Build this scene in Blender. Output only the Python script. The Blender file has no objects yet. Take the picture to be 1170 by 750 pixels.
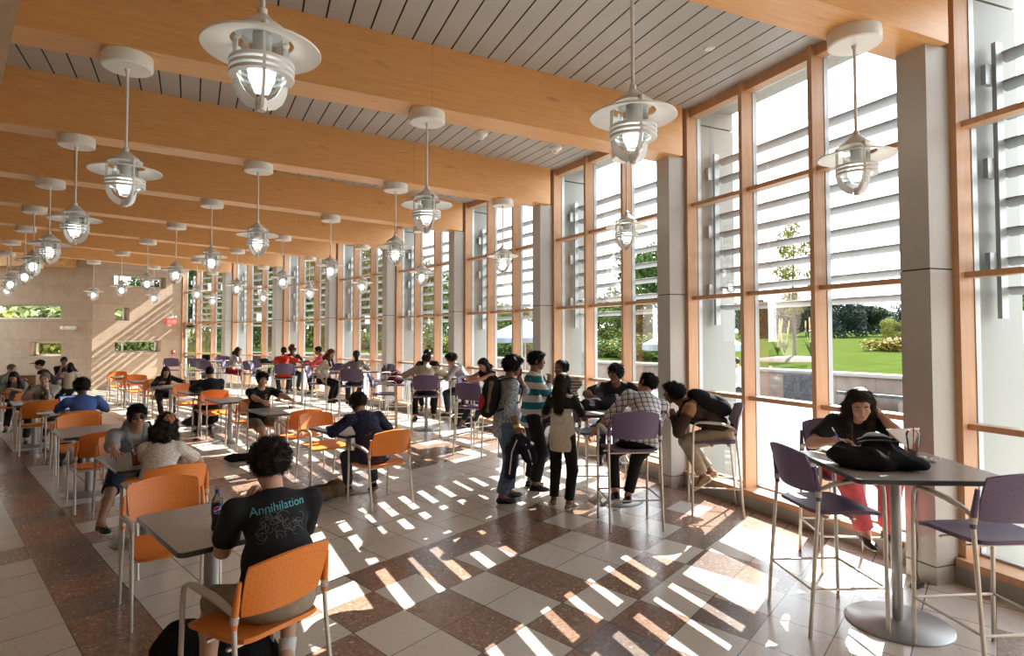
import bpy, bmesh, math, random
import numpy as np
from mathutils import Vector, Matrix
from mathutils.bvhtree import BVHTree
random.seed(7); RNG = np.random.default_rng(7)
sc = bpy.context.scene
COL = sc.collection
PI = math.pi
def rad(d): return d*PI/180

# ------------------------------------------------------------------ materials
MATS = {}
class NT:
    """small helper around a material's node tree"""
    def __init__(self, name):
        self.m = bpy.data.materials.new(name); self.m.use_nodes = True
        self.t = self.m.node_tree; self.b = self.t.nodes['Principled BSDF']; MATS[name] = self.m
    def n(self, kind, **kw):
        nd = self.t.nodes.new(kind)
        for k, v in kw.items(): setattr(nd, k, v)
        return nd
    def l(self, a, b): self.t.links.new(a, b)
    def coord(self, scale=(1,1,1), rot=(0,0,0), out='Object'):
        c = self.n('ShaderNodeTexCoord'); mp = self.n('ShaderNodeMapping')
        mp.inputs['Scale'].default_value = scale; mp.inputs['Rotation'].default_value = rot
        self.l(c.outputs[out], mp.inputs['Vector']); return mp.outputs['Vector']
    def noise(self, vec, scale, detail=3, rough=.5):
        nd = self.n('ShaderNodeTexNoise'); nd.inputs['Scale'].default_value = scale
        nd.inputs['Detail'].default_value = detail; nd.inputs['Roughness'].default_value = rough
        if vec is not None: self.l(vec, nd.inputs['Vector'])
        return nd.outputs['Fac']
    def ramp(self, fac, stops, interp='LINEAR'):
        r = self.n('ShaderNodeValToRGB'); r.color_ramp.interpolation = interp
        e = r.color_ramp.elements
        while len(e) < len(stops): e.new(.5)
        for k, (p, c) in enumerate(stops): e[k].position = p; e[k].color = (*c, 1) if len(c) == 3 else c
        self.l(fac, r.inputs['Fac']); return r.outputs['Color']
    def mix(self, fac, a, b, mode='MIX'):
        x = self.n('ShaderNodeMix', data_type='RGBA', blend_type=mode)
        for s, v in ((x.inputs['Factor'], fac), (x.inputs['A'], a), (x.inputs['B'], b)):
            if isinstance(v, (int, float)): s.default_value = v
            elif isinstance(v, tuple): s.default_value = (*v, 1) if len(v) == 3 else v
            else: self.l(v, s)
        return x.outputs['Result']
    def math(self, op, a, b=None):
        x = self.n('ShaderNodeMath', operation=op)
        for k, v in enumerate((a, b)):
            if v is None: continue
            if isinstance(v, (int, float)): x.inputs[k].default_value = v
            else: self.l(v, x.inputs[k])
        return x.outputs[0]
    def base(self, c):
        if isinstance(c, tuple): self.b.inputs['Base Color'].default_value = (*c, 1)
        else: self.l(c, self.b.inputs['Base Color'])
        return self
    def set(self, rough=.5, metal=0., spec=.5, **kw):
        self.b.inputs['Roughness'].default_value = rough; self.b.inputs['Metallic'].default_value = metal
        self.b.inputs['Specular IOR Level'].default_value = spec
        for k, v in kw.items(): self.b.inputs[k].default_value = v
        return self
    def bump(self, fac, strength=.2, dist=.01):
        bp = self.n('ShaderNodeBump'); bp.inputs['Strength'].default_value = strength
        bp.inputs['Distance'].default_value = dist
        self.l(fac, bp.inputs['Height']); self.l(bp.outputs['Normal'], self.b.inputs['Normal'])

def plain(name, c, rough=.5, metal=0., spec=.5, var=0., vscale=20., **kw):
    t = NT(name)
    if var:
        f = t.noise(t.coord(), vscale, 4)
        d = tuple(max(0, x*(1-var)) for x in c); u = tuple(min(1, x*(1+var)) for x in c)
        t.base(t.ramp(f, [(.3, d), (.7, u)]))
    else: t.base(c)
    t.set(rough, metal, spec, **kw); return t.m

def wood(name, c1, c2, scale=(1.2, 14, 14), rough=.35, knots=True):
    t = NT(name); v = t.coord(scale)
    g = t.noise(v, 2.2, 6, .6)
    col = t.ramp(g, [(.25, c1), (.75, c2)])
    if knots:
        k = t.noise(t.coord((.8, 3.5, 3.5)), 1.7, 2)
        col = t.mix(t.ramp(k, [(.70, (0, 0, 0)), (.80, (1, 1, 1))]), col, tuple(x*.6 for x in c1))
    t.base(col).set(rough, 0, .4); return t.m

def speckle(name, base, dark, light, scale=90., rough=.22, amt=.5):
    t = NT(name); v = t.coord()
    vo = t.n('ShaderNodeTexVoronoi'); vo.inputs['Scale'].default_value = scale
    t.l(v, vo.inputs['Vector'])
    wn = t.n('ShaderNodeTexWhiteNoise'); t.l(vo.outputs['Color'], wn.inputs['Vector'])
    c = t.ramp(wn.outputs['Value'], [(0, dark), (.22*amt*2, base), (.8, base), (1-.06*amt, base), (1, light)])
    big = t.noise(v, 1.3, 4)
    c = t.mix(.38, c, t.mix(big, tuple(x*.72 for x in base), tuple(min(1, x*1.22) for x in base)))
    # joints: the tile's own UV runs 0..1 across it
    uv = t.n('ShaderNodeUVMap'); sp = t.n('ShaderNodeSeparateXYZ'); t.l(uv.outputs['UV'], sp.inputs[0])
    def edge(o):
        a = t.math('ABSOLUTE', t.math('SUBTRACT', o, .5)); return t.math('GREATER_THAN', a, .492)
    j = t.math('MAXIMUM', edge(sp.outputs[0]), edge(sp.outputs[1]))
    c = t.mix(j, c, (.07, .06, .05))
    r = t.math('ADD', t.math('MULTIPLY', t.noise(v, 5, 3), .14), rough-.05)
    t.l(r, t.b.inputs['Roughness'])
    t.base(c); t.b.inputs['Specular IOR Level'].default_value = .5; return t.m

wood('wood_beam', (.66, .325, .112), (.80, .445, .18))
wood('wood_mullion', (.50, .265, .135), (.62, .355, .19), (14, 14, 1.0), .4, False)
wood('wood_sill', (.50, .25, .10), (.62, .33, .145), (3, 3, 14), .4, False)
plain('soffit_panel', (.50, .34, .21), .6, var=.12, vscale=3)
plain('ceiling_plank', (.44, .425, .40), .45, var=.04, vscale=2)
plain('ceiling_gap', (.02, .02, .02), .9)
plain('column_panel', (.43, .41, .375), .42, var=.04, vscale=1.5)
plain('curb_grey', (.33, .31, .28), .6, var=.06, vscale=5)
plain('dark_joint', (.05, .045, .04), .8)
plain('cream_panel', (.26, .255, .225), .5, var=.03, vscale=1.)
plain('stone_limestone', (.47, .345, .245), .8, var=.16, vscale=2.6)
plain('stone_joint', (.25, .18, .12), .9)
plain('white_frame', (.75, .74, .70), .5)
plain('aluminium_grey', (.40, .41, .41), .4, .4)
plain('louver_white', (.27, .28, .29), .4)
plain('back_wall_plaster', (.50, .42, .34), .8)
speckle('terrazzo_light', (.60, .55, .48), (.44, .385, .32), (.68, .64, .58), 70., .2, .3)
speckle('terrazzo_brown', (.29, .18, .13), (.12, .065, .045), (.66, .52, .44), 62., .2, 1.15)
speckle('terrazzo_grey', (.21, .16, .14), (.10, .075, .065), (.55, .49, .46), 62., .2, .9)

def perforated(name, c, rough):
    t = NT(name); v = t.coord()
    s = t.n('ShaderNodeSeparateXYZ'); t.l(v, s.inputs[0])
    def cell(o): return t.math('SUBTRACT', t.math('FRACT', t.math('MULTIPLY', o, 40.)), .5)
    x = cell(s.outputs[0]); y = cell(t.math('ADD', s.outputs[1], s.outputs[2]))
    d = t.math('SQRT', t.math('ADD', t.math('MULTIPLY', x, x), t.math('MULTIPLY', y, y)))
    m = t.math('LESS_THAN', d, .10)
    t.base(t.mix(m, c, tuple(k*.5 for k in c))).set(rough, 0, .45); return t.m
perforated('orange_plastic', (.72, .215, .035), .42)
perforated('purple_plastic', (.105, .068, .150), .42)
plain('champagne_metal', (.56, .52, .46), .38, .55)
plain('arm_grey', (.50, .46, .41), .5)
plain('table_laminate', (.34, .32, .295), .28, var=.05, vscale=30)
plain('table_edge', (.035, .035, .035), .4)
plain('steel_grey', (.36, .355, .35), .35, .6)
plain('lamp_white', (.82, .80, .76), .35, .0)
plain('lamp_pale', (.72, .71, .69), .45, .0)
plain('lamp_metal', (.70, .68, .64), .35, .1)
def glass(name, tint, gloss=.06, rough=.0):
    t = NT(name); t.t.nodes.remove(t.b)
    tr = t.n('ShaderNodeBsdfTransparent'); tr.inputs[0].default_value = (*tint, 1)
    gl = t.n('ShaderNodeBsdfGlossy'); gl.inputs['Roughness'].default_value = rough
    fr = t.n('ShaderNodeFresnel'); fr.inputs['IOR'].default_value = 1.45
    mx = t.n('ShaderNodeMixShader')
    t.l(t.math('MULTIPLY', fr.outputs[0], gloss), mx.inputs[0])
    t.l(tr.outputs[0], mx.inputs[1]); t.l(gl.outputs[0], mx.inputs[2])
    t.l(mx.outputs[0], t.t.nodes['Material Output'].inputs['Surface']); return t.m
glass('window_glass', (.95, .97, .96), .3)
glass('lamp_glass', (.80, .84, .83), .6, .1)
glass('cup_plastic', (.86, .86, .85), 1., .15)
def emit(name, c, s):
    t = NT(name); t.base(c); t.b.inputs['Emission Color'].default_value = (*c, 1); t.b.inputs['Emission Strength'].default_value = s; return t.m
emit('lamp_bulb', (1., .98, .95), 3.2)
emit('exit_red', (.9, .10, .08), .6)
emit('screen_blue', (.25, .33, .6), .5)
plain('sign_white', (.8, .78, .75), .4)
plain('alarm_red', (.6, .05, .05), .4)
plain('black_plastic', (.015, .015, .016), .4)
plain('black_cloth', (.014, .014, .016), .95, 0, .12, var=.3, vscale=60)
plain('black_leather', (.010, .010, .011), .38)
plain('paper', (.80, .79, .76), .7)
plain('tan_box', (.45, .29, .15), .7)
plain('pavement_white', (.36, .35, .33), .9, 0, .1, var=.06, vscale=1.)
plain('wall_stone', (.21, .155, .125), .8, var=.15, vscale=3)
plain('wall_cap', (.24, .22, .20), .7)
plain('black_granite', (.035, .035, .04), .35, var=.8, vscale=12)
plain('mulch', (.06, .03, .022), .95, var=.4, vscale=12)
plain('bark', (.06, .045, .035), .9, var=.3, vscale=9)
plain('umbrella_cloth', (.20, .24, .31), .7)
t = NT('lawn'); f = t.noise(t.coord(), 1.2, 6, .7); t.base(t.ramp(f, [(.3, (.032, .048, .009)), (.7, (.054, .072, .017))])).set(.95, 0, 0.)
def leaf(name, a, b):
    t = NT(name); f = t.noise(t.coord(), 2.5, 4, .7); t.base(t.ramp(f, [(.3, a), (.7, b)])).set(.7, 0, .06)
    return t.m
leaf('leaf_dark', (.008, .017, .007), (.018, .034, .013)); leaf('leaf_mid', (.030, .058, .014), (.062, .100, .026))
leaf('leaf_bright', (.055, .085, .018), (.115, .150, .038)); leaf('leaf_yellow', (.11, .12, .022), (.20, .19, .04))
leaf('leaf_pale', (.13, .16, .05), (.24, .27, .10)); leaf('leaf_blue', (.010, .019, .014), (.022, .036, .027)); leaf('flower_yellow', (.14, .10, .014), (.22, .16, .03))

# ------------------------------------------------------------------ meshes
class MB:
    """collects shapes and links them as ONE mesh object"""
    def __init__(self): self.v = []; self.f = []; self.mi = []; self.cur = 0
    def add(self, vs, fs):
        o = len(self.v); self.v += [tuple(p) for p in vs]
        for f in fs: self.f.append(tuple(i+o for i in f)); self.mi.append(self.cur)
        return self
    def box(self, c, s, M=None, bev=0.):
        x, y, z = (k/2 for k in s)
        if bev > 0:
            bm = bmesh.new(); bmesh.ops.create_cube(bm, size=1.)
            for p in bm.verts: p.co = Vector((p.co.x*s[0], p.co.y*s[1], p.co.z*s[2]))
            bmesh.ops.bevel(bm, geom=list(bm.edges), offset=bev, segments=2, affect='EDGES', profile=.5)
            bm.verts.index_update(); vs = [p.co.copy() for p in bm.verts]; fs = [[q.index for q in f.verts] for f in bm.faces]; bm.free()
        else:
            vs = [Vector(p) for p in ((-x,-y,-z),(x,-y,-z),(x,y,-z),(-x,y,-z),(-x,-y,z),(x,-y,z),(x,y,z),(-x,y,z))]
            fs = [(3,2,1,0),(4,5,6,7),(0,1,5,4),(1,2,6,5),(2,3,7,6),(3,0,4,7)]
        if M is not None: vs = [M @ p for p in vs]
        c = Vector(c); return self.add([p+c for p in vs], fs)
    def hexa(self, p):      # eight corners: bottom four, top four
        return self.add(p, [(3,2,1,0),(4,5,6,7),(0,1,5,4),(1,2,6,5),(2,3,7,6),(3,0,4,7)])
    def prism(self, poly, z0, z1):
        n = len(poly); vs = [(x, y, z0) for x, y in poly]+[(x, y, z1) for x, y in poly]
        fs = [tuple(range(n-1, -1, -1)), tuple(range(n, 2*n))]+[(i, (i+1) % n, n+(i+1) % n, n+i) for i in range(n)]
        return self.add(vs, fs)
    def tube(self, path, r, seg=8, closed=False, flat=None, caps=True):
        P = [Vector(p) for p in path]; n = len(P); R = r if isinstance(r, (list, tuple)) else [r]*n
        T = []
        for i in range(n):
            a = P[i-1] if (i > 0 or closed) else P[i]; b = P[(i+1) % n] if (i < n-1 or closed) else P[i]
            T.append((b-a).normalized())
        up = Vector((0, 0, 1)) if abs(T[0].z) < .9 else Vector((0, 1, 0))
        N = (up-T[0]*up.dot(T[0])).normalized(); vs = []
        for i in range(n):
            N = (N-T[i]*N.dot(T[i]));
            if N.length < 1e-6: N = T[i].orthogonal()
            N.normalize(); B = T[i].cross(N); fx, fy = flat if flat else (1, 1)
            for k in range(seg):
                a = 2*PI*k/seg; vs.append(P[i]+(N*math.cos(a)*fx+B*math.sin(a)*fy)*R[i])
        fs = []
        for i in range(n if closed else n-1):
            j = (i+1) % n
            for k in range(seg): fs.append((i*seg+k, i*seg+(k+1) % seg, j*seg+(k+1) % seg, j*seg+k))
        if not closed and caps: fs += [tuple(range(seg-1, -1, -1)), tuple((n-1)*seg+k for k in range(seg))]
        return self.add(vs, fs)
    def lathe(self, prof, seg=24, c=(0,0,0), M=None, a0=0., a1=2*PI):
        n = len(prof); full = abs(a1-a0-2*PI) < 1e-6; S = seg if full else seg+1; vs = []
        for r, z in prof:
            for k in range(S):
                a = a0+(a1-a0)*k/seg; p = Vector((r*math.cos(a), r*math.sin(a), z))
                if M is not None: p = M @ p
                vs.append(p+Vector(c))
        fs = []
        for i in range(n-1):
            for k in range(seg):
                k2 = (k+1) % S; fs.append((i*S+k, i*S+k2, (i+1)*S+k2, (i+1)*S+k))
        return self.add(vs, fs)
    def ball(self, c, r, seg=12, rings=8, M=None):
        r = r if isinstance(r, (tuple, list)) else (r, r, r); vs = []; fs = []
        for i in range(rings+1):
            p = PI*i/rings
            for k in range(seg):
                a = 2*PI*k/seg; q = Vector((r[0]*math.sin(p)*math.cos(a), r[1]*math.sin(p)*math.sin(a), -r[2]*math.cos(p)))
                if M is not None: q = M @ q
                vs.append(q+Vector(c))
        for i in range(rings):
            for k in range(seg): fs.append((i*seg+k, i*seg+(k+1) % seg, (i+1)*seg+(k+1) % seg, (i+1)*seg+k))
        return self.add(vs, fs)
    def sheet(self, g, th):     # g[i][j] points, thickened along its normals
        ni, nj = len(g), len(g[0]); top = []; bot = []
        for i in range(ni):
            for j in range(nj):
                p = Vector(g[i][j]); a = Vector(g[min(i+1, ni-1)][j])-Vector(g[max(i-1, 0)][j]); b = Vector(g[i][min(j+1, nj-1)])-Vector(g[i][max(j-1, 0)][:])
                n = a.cross(b).normalized(); top.append(p+n*th/2); bot.append(p-n*th/2)
        m = ni*nj; fs = []
        for i in range(ni-1):
            for j in range(nj-1):
                a, b, c, d = i*nj+j, (i+1)*nj+j, (i+1)*nj+j+1, i*nj+j+1
                fs += [(a, b, c, d), (m+d, m+c, m+b, m+a)]
        ring = [i*nj for i in range(ni)]+[(ni-1)*nj+j for j in range(1, nj)]+[i*nj+nj-1 for i in range(ni-2, -1, -1)]+[j for j in range(nj-2, 0, -1)]
        for k in range(len(ring)):
            a, b = ring[k], ring[(k+1) % len(ring)]; fs.append((b, a, m+a, m+b))
        return self.add(top+bot, fs)
    def mesh(self, name, mat, smooth=35):
        me = bpy.data.meshes.new(name); me.from_pydata([tuple(p) for p in self.v], [], self.f)
        for m in (mat if isinstance(mat, (list, tuple)) else [mat]): me.materials.append(MATS[m] if isinstance(m, str) else m)
        if max(self.mi, default=0) > 0: me.polygons.foreach_set('material_index', self.mi)
        fix(me, smooth); return me
    def build(self, name, mat, parent=None, smooth=35, loc=None):
        return link(name, self.mesh(name, mat, smooth), parent, loc)
def fix(me, smooth):
    bm = bmesh.new(); bm.from_mesh(me); bmesh.ops.recalc_face_normals(bm, faces=bm.faces); bm.to_mesh(me); bm.free()
    if smooth:
        me.polygons.foreach_set('use_smooth', [True]*len(me.polygons)); me.set_sharp_from_angle(angle=rad(smooth))
    me.update()
def link(name, me, parent=None, loc=None):
    o = bpy.data.objects.new(name, me); COL.objects.link(o)
    if parent is not None: o.parent = parent
    if loc is not None: o.location = loc
    return o
def tag(o, label, cat, group=None):
    o['label'] = label; o['category'] = cat
    if group: o['group'] = group
    return o
def thing(name, label, cat, loc=(0,0,0), deg=0, group=None):
    o = bpy.data.objects.new(name, None); COL.objects.link(o); o.location = loc; o.rotation_euler = (0, 0, rad(deg))
    o.empty_display_size = .1
    return tag(o, label, cat, group)
def struct(o): o['kind'] = 'structure'; return o
CHILD = {}
def dup(o, loc, deg, label=None, group=None):
    r = o.copy(); COL.objects.link(r); r.location = loc; r.rotation_euler = (0, 0, rad(deg))
    if label: r['label'] = label
    if group: r['group'] = group
    for ch in list(o.children):
        c = ch.copy(); COL.objects.link(c); c.parent = r
        for g in list(ch.children):
            d = g.copy(); COL.objects.link(d); d.parent = c
    return r

# ------------------------------------------------------------------ the plan of the room: an arc of nine window bays
CX, CY, RR, A0, DA = -29.6207, -7.5120, 34.9596, .353136, .0901183
ZB, ZJ, ZC = 4.128, 2.389, 4.75          # beam underside, column joint, ceiling
def ang(i): return A0+DA*i
def pol(dr, i, z=0.):
    a = ang(i); return Vector((CX+(RR+dr)*math.cos(a), CY+(RR+dr)*math.sin(a), z))
def slab(mb, dr0, dr1, i0, i1, z0, z1):
    p = [pol(dr0, i0), pol(dr1, i0), pol(dr1, i1), pol(dr0, i1)]
    return mb.hexa([(q.x, q.y, z0) for q in p]+[(q.x, q.y, z1) for q in p])
SKY, SUN, EXPO = 3.6, 16.0, 0.75
# ================================================================== ROOM SHELL
US = Vector((math.cos(rad(133.2)), math.sin(rad(133.2)), 0))     # the straight inner side of the room
NL = Vector((-US.y, US.x, 0))                                    # to the left of it
# floor: one face per tile on the measured lattice
FO, FA, FB = Vector((-.0607, -.0857, 0)), Vector((-.28221, .28545, 0)), Vector((.26355, .33416, 0))
LIGHT = {(7,7),(6,7),(6,9),(7,9),(6,10),(7,10),(5,8),(8,8),(8,11),(6,12),(7,12),(5,11),(4,9),(4,10),(5,6),(8,6),(7,5),(6,5),(3,8),
         (9,5),(8,4),(5,4),(4,5),(3,6),(9,12),(8,13),(7,13),(4,12),(3,10),(4,13),(3,12),(6,14),(9,14)}
GREY = {(4,7),(9,7),(5,12),(3,9),(9,8),(4,11),(8,14)}
rr = random.Random(3)
def tile_kind(I, J):
    if 2.2 <= J+.5 < 3.6 and J == 2: return 1 if rr.random() < .75 else 2
    if J < 2: return 1 if I % 13 == 3 else 0
    m = I % 13
    if 3 <= I < 10:
        if (I, J) in LIGHT: return 0
        if (I, J) in GREY: return 2
        return 1
    if 16 <= I < 20 or 26 <= I < 31: return (1 if rr.random() < .6 else 2) if rr.random() < .72 else 0
    if I == -2 or I == -1: return 1 if rr.random() < .6 else 0
    return 0
mb = MB(); uvs = []
for I in range(-16, 62):
    for J in range(-16, 40):
        c = FO+FA*(I+.5)+FB*(J+.5)
        r = math.hypot(c.x-CX, c.y-CY)-RR
        if r > .5 or c.y > 24.5 or c.y < -5 or (c-Vector((-3.26, 3.93, 0))).dot(NL) > 7: continue
        k = tile_kind(I, J); mb.cur = k
        n = len(mb.v); mb.v += [tuple(FO+FA*(I+a)+FB*(J+b)) for a, b in ((0,0),(1,0),(1,1),(0,1))]
        mb.f.append((n, n+3, n+2, n+1)); mb.mi.append(k)
me = bpy.data.meshes.new('floor'); me.from_pydata(mb.v, [], mb.f)
for m in ('terrazzo_light', 'terrazzo_brown', 'terrazzo_grey'): me.materials.append(MATS[m])
me.polygons.foreach_set('material_index', mb.mi)
ul = me.uv_layers.new(name='UVMap')
UVC = [(0,0),(0,1),(1,1),(1,0)]
for p in me.polygons:
    for q, li in enumerate(p.loop_indices): ul.data[li].uv = UVC[q]
fix(me, 0); struct(link('floor', me))
mb = MB(); mb.box((-8, 10, -.12), (34, 34, .2)); struct(mb.build('floor_slab', 'curb_grey', None, 0))

# columns, curb, sills
for i in range(-2, 9):
    mb = MB()
    if i < 8 or True:
        for z0, z1 in ((0, .132), (.142, ZJ-.006), (ZJ+.006, ZB)): slab(mb, 0, .26, i, i+.076, z0, z1)
        mb.cur = 1; slab(mb, .008, .25, i+.003, i+.073, 0, ZB)
        mb.cur = 0; slab(mb, .255, .47, i-.002, i+.121, 0, ZC)
    struct(mb.build('column', ['column_panel', 'dark_joint'], None, 0))
mb = MB()
for i in range(-2, 8):
    for k in range(2): slab(mb, .2, .42, i+.06+k*.47, i+.06+(k+1)*.47, 0, .135)
struct(mb.build('baseboard_right', 'curb_grey', None, 0))

# window bays
def window_bay(i, n):
    mb = MB()
    for q in (.992, .707, .414, .121): slab(mb, .25, .41, i+q-.008, i+q+.008, .02 if q < .99 else 0, ZC)
    for a, b in ((.715, .984), (.422, .699), (.129, .406)):
        for z in (1.18, 2.345, 3.52): slab(mb, .31, .41, i+a-.005, i+b+.005, z-.023, z+.023)
        slab(mb, .19, .43, i+a-.012, i+b+.012, .135, .19); slab(mb, .30, .41, i+a-.005, i+b+.005, 4.64, ZC)
    w = struct(mb.build('window_%d' % n, 'wood_mullion', None, 0))
    al = MB(); gl = MB()
    for q in (.992, .707, .414, .121): slab(al, .412, .47, i+q-.010, i+q+.010, 0, ZC)
    for a, b in ((.717, .982), (.424, .697), (.131, .404)):
        for z in (.19, 1.18, 2.345, 3.52, 4.66): slab(al, .412, .46, i+a, i+b, z-.02, z+.02)
        for k, (z0, z1) in enumerate(((.21, 1.16), (1.2, 2.325), (2.365, 3.50), (3.54, 4.64))):
            if i == 7 and a > .7 and k < 2: continue
            p = [pol(.43, i+a), pol(.43, i+b)]
            gl.add([(p[0].x, p[0].y, z0), (p[1].x, p[1].y, z0), (p[1].x, p[1].y, z1), (p[0].x, p[0].y, z1)], [(0, 1, 2, 3)])
    al.build('glazing_bead', 'aluminium_grey', w, 0); gl.build('glass', 'window_glass', w, 0)
    return w
for n, i in enumerate(range(-2, 8)): window_bay(i, n+1)
# the door in the last bay
mb = MB()
for a, b in ((.722, .742), (.958, .978)): slab(mb, .33, .40, 7+a, 7+b, .02, 2.3)
for z0, z1 in ((.02, .28), (1.0, 1.08), (2.14, 2.3)): slab(mb, .335, .395, 7.742, 7.958, z0, z1)
d = struct(mb.build('door_1', 'aluminium_grey', None, 0))
g = MB(); p = [pol(.365, 7.742), pol(.365, 7.958)]
g.add([(p[0].x, p[0].y, .28), (p[1].x, p[1].y, .28), (p[1].x, p[1].y, 2.14), (p[0].x, p[0].y, 2.14)], [(0,1,2,3)]); g.build('glass', 'window_glass', d, 0)
g = MB(); slab(g, .26, .32, 7.80, 7.90, 2.18, 2.25); g.build('door_closer', 'black_plastic', d, 0)
g = MB(); slab(g, .28, .32, 7.75, 7.95, 1.02, 1.06); g.build('push_bar', 'steel_grey', d, 0)

# ceiling planks (running along the windows) with dark gaps, and the roof over them
mb = MB()
for i in range(-3, 8):
    for k in range(52):
        d1 = .285-.2033*k; slab(mb, d1-.187, d1 if k else .42, i, i+1, ZC, ZC+.006)
    mb.cur = 1; slab(mb, -11, .4, i, i+1, ZC+.010, ZC+.04); mb.cur = 0
struct(mb.build('ceiling', ['ceiling_plank', 'ceiling_gap'], None, 0))
mb = MB()
for i in range(-3, 9): slab(mb, -22, 1.06, i, i+1, ZC+.06, ZC+.3)
struct(mb.build('roof', 'cream_panel', None, 0))
# beams
BANG = {-2: 13, -1: 19, 0: 24.4, 1: 29.1, 2: 33.5, 3: 38.5, 4: 43.9, 5: 48.9, 6: 53.9, 7: 58.6}
rb = random.Random(5)
for i in range(-2, 8):
    L = 12.5; mb = MB(); x = 0; segs = [2.55, 3.1, 2.7, 4.15]
    if i % 2: segs = [3.35, 2.2, 3.6, 3.35]
    for s in segs: mb.box((-(x+s/2), .18, (ZB+ZC)/2), (s-.004, .36, ZC-ZB)); x += s
    mb.box((-L/2, .18, (ZB+ZC)/2+.004), (L-.02, .352, ZC-ZB-.014))
    q = pol(.17, i-.02); a = BANG[i]
    o = struct(mb.build('beam', 'wood_beam', None, 0)); o.location = (q.x, q.y, 0); o.rotation_euler = (0, 0, rad(a))
mb = MB(); mb.box((-17.0, 20.36, (4.2+ZC)/2), (4.16, .5, ZC-4.2)); struct(mb.build('beam', 'wood_beam', None, 0))
# soffit along the inner side
S0 = Vector((-3.26, 3.93, 0))
def quadbox(mb, p, d, l0, l1, n, w0, w1, z0, z1):
    c = [p+d*l0+n*w0, p+d*l1+n*w0, p+d*l1+n*w1, p+d*l0+n*w1]
    return mb.hexa([(q.x, q.y, z0) for q in c]+[(q.x, q.y, z1) for q in c])
mb = MB(); quadbox(mb, S0, US, -9, 19, NL, 0, 6.5, 4.1, ZC+.05); struct(mb.build('ceiling_soffit', 'soffit_panel', None, 0))
mb = MB(); quadbox(mb, S0, US, -10, 22, NL, 6.0, 6.3, 0, ZC+.05); struct(mb.build('wall_left', 'back_wall_plaster', None, 0))  # unseen wall, added at a chosen distance to bounce light into the room
e = Vector((math.cos(ang(-2.1)), math.sin(ang(-2.1)), 0)); b0 = pol(.45, -2.1)
mb = MB(); quadbox(mb, b0, -e, 0, 16, Vector((e.y, -e.x, 0)), 0, .3, 0, ZC+.05); struct(mb.build('wall_back', 'back_wall_plaster', None, 0))  # unseen wall added behind the camera to keep open sky light out

# the two stone end walls with their slot windows
t = NT('stone_panels'); v = t.coord()
s = t.n('ShaderNodeSeparateXYZ'); t.l(v, s.inputs[0]); cb = t.n('ShaderNodeCombineXYZ'); t.l(s.outputs[0], cb.inputs[0]); t.l(t.math('SUBTRACT', s.outputs[2], .475), cb.inputs[1])
bk = t.n('ShaderNodeTexBrick'); bk.offset = .37; bk.squash = 1
for k, x in (('Scale', 1.), ('Mortar Size', .008), ('Brick Width', 1.55), ('Row Height', .625), ('Bias', 0.)): bk.inputs[k].default_value = x
bk.inputs['Color1'].default_value = (.50, .385, .29, 1); bk.inputs['Color2'].default_value = (.43, .325, .24, 1); bk.inputs['Mortar'].default_value = (.27, .19, .13, 1)
t.l(cb.outputs[0], bk.inputs['Vector'])
nz = t.noise(v, 2.4, 6, .65)
t.base(t.mix(.5, bk.outputs['Color'], t.ramp(nz, [(.3, (.40, .30, .22)), (.7, (.57, .455, .35))]))).set(.8, 0, .2)
WN = [11]
def wall_holes(name, P, deg, length, holes, thick=.45, height=ZC+.05):
    xs = sorted({0, length}|{h[k] for h in holes for k in (0, 1)}); zs = sorted({0, height}|{h[k] for h in holes for k in (2, 3)})
    mb = MB()
    for a, b in zip(xs, xs[1:]):
        for c, d in zip(zs, zs[1:]):
            if any(h[0] <= (a+b)/2 <= h[1] and h[2] <= (c+d)/2 <= h[3] for h in holes): continue
            mb.box(((a+b)/2, thick/2, (c+d)/2), (b-a, thick, d-c))
    w = struct(mb.build(name, 'stone_panels', None, 0)); w.location = P; w.rotation_euler = (0, 0, rad(deg))
    for a, b, c, d, muls in holes:
        f = MB(); y = .30; t_ = .05
        for x0, x1, z0, z1 in ((a, b, c, c+t_), (a, b, d-t_, d), (a, a+t_, c, d), (b-t_, b, c, d)): f.box(((x0+x1)/2, y, (z0+z1)/2), (x1-x0, .06, z1-z0))
        for m in muls: f.box((m, y, (c+d)/2), (.05, .06, d-c))
        wo = struct(f.build('window_%d' % WN[0], 'white_frame', None, 0)); WN[0] += 1
        wo.location = P; wo.rotation_euler = (0, 0, rad(deg))
        g = MB(); g.add([(a, y, c), (b, y, c), (b, y, d), (a, y, d)], [(0, 1, 2, 3)]); g.build('glass', 'window_glass', wo, 0)
    return w
a8 = math.degrees(ang(8)); K = Vector((-14.36, 20.64, 0)); E8 = pol(.42, 8)
wl = (E8-K).length
# local x runs from the corner towards the windows
wall_holes('wall_far', K, math.degrees(math.atan2(E8.y-K.y, E8.x-K.x)), wl, [(wl-2.67, wl-.81, 3.65, 4.06, (wl-2.35,)), (wl-2.63, wl-2.13, 2.40, 2.87, ()), (wl-2.61, wl-.96, 1.25, 1.68, (wl-2.2,))])
wall_holes('wall_far_left', K+Vector((-12, 0, 0)), 0, 12, [(12-4.6, 12-1.06, 2.44, 2.93, ()), (12-2.15, 12-1.05, 1.17, 1.65, ())])

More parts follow.
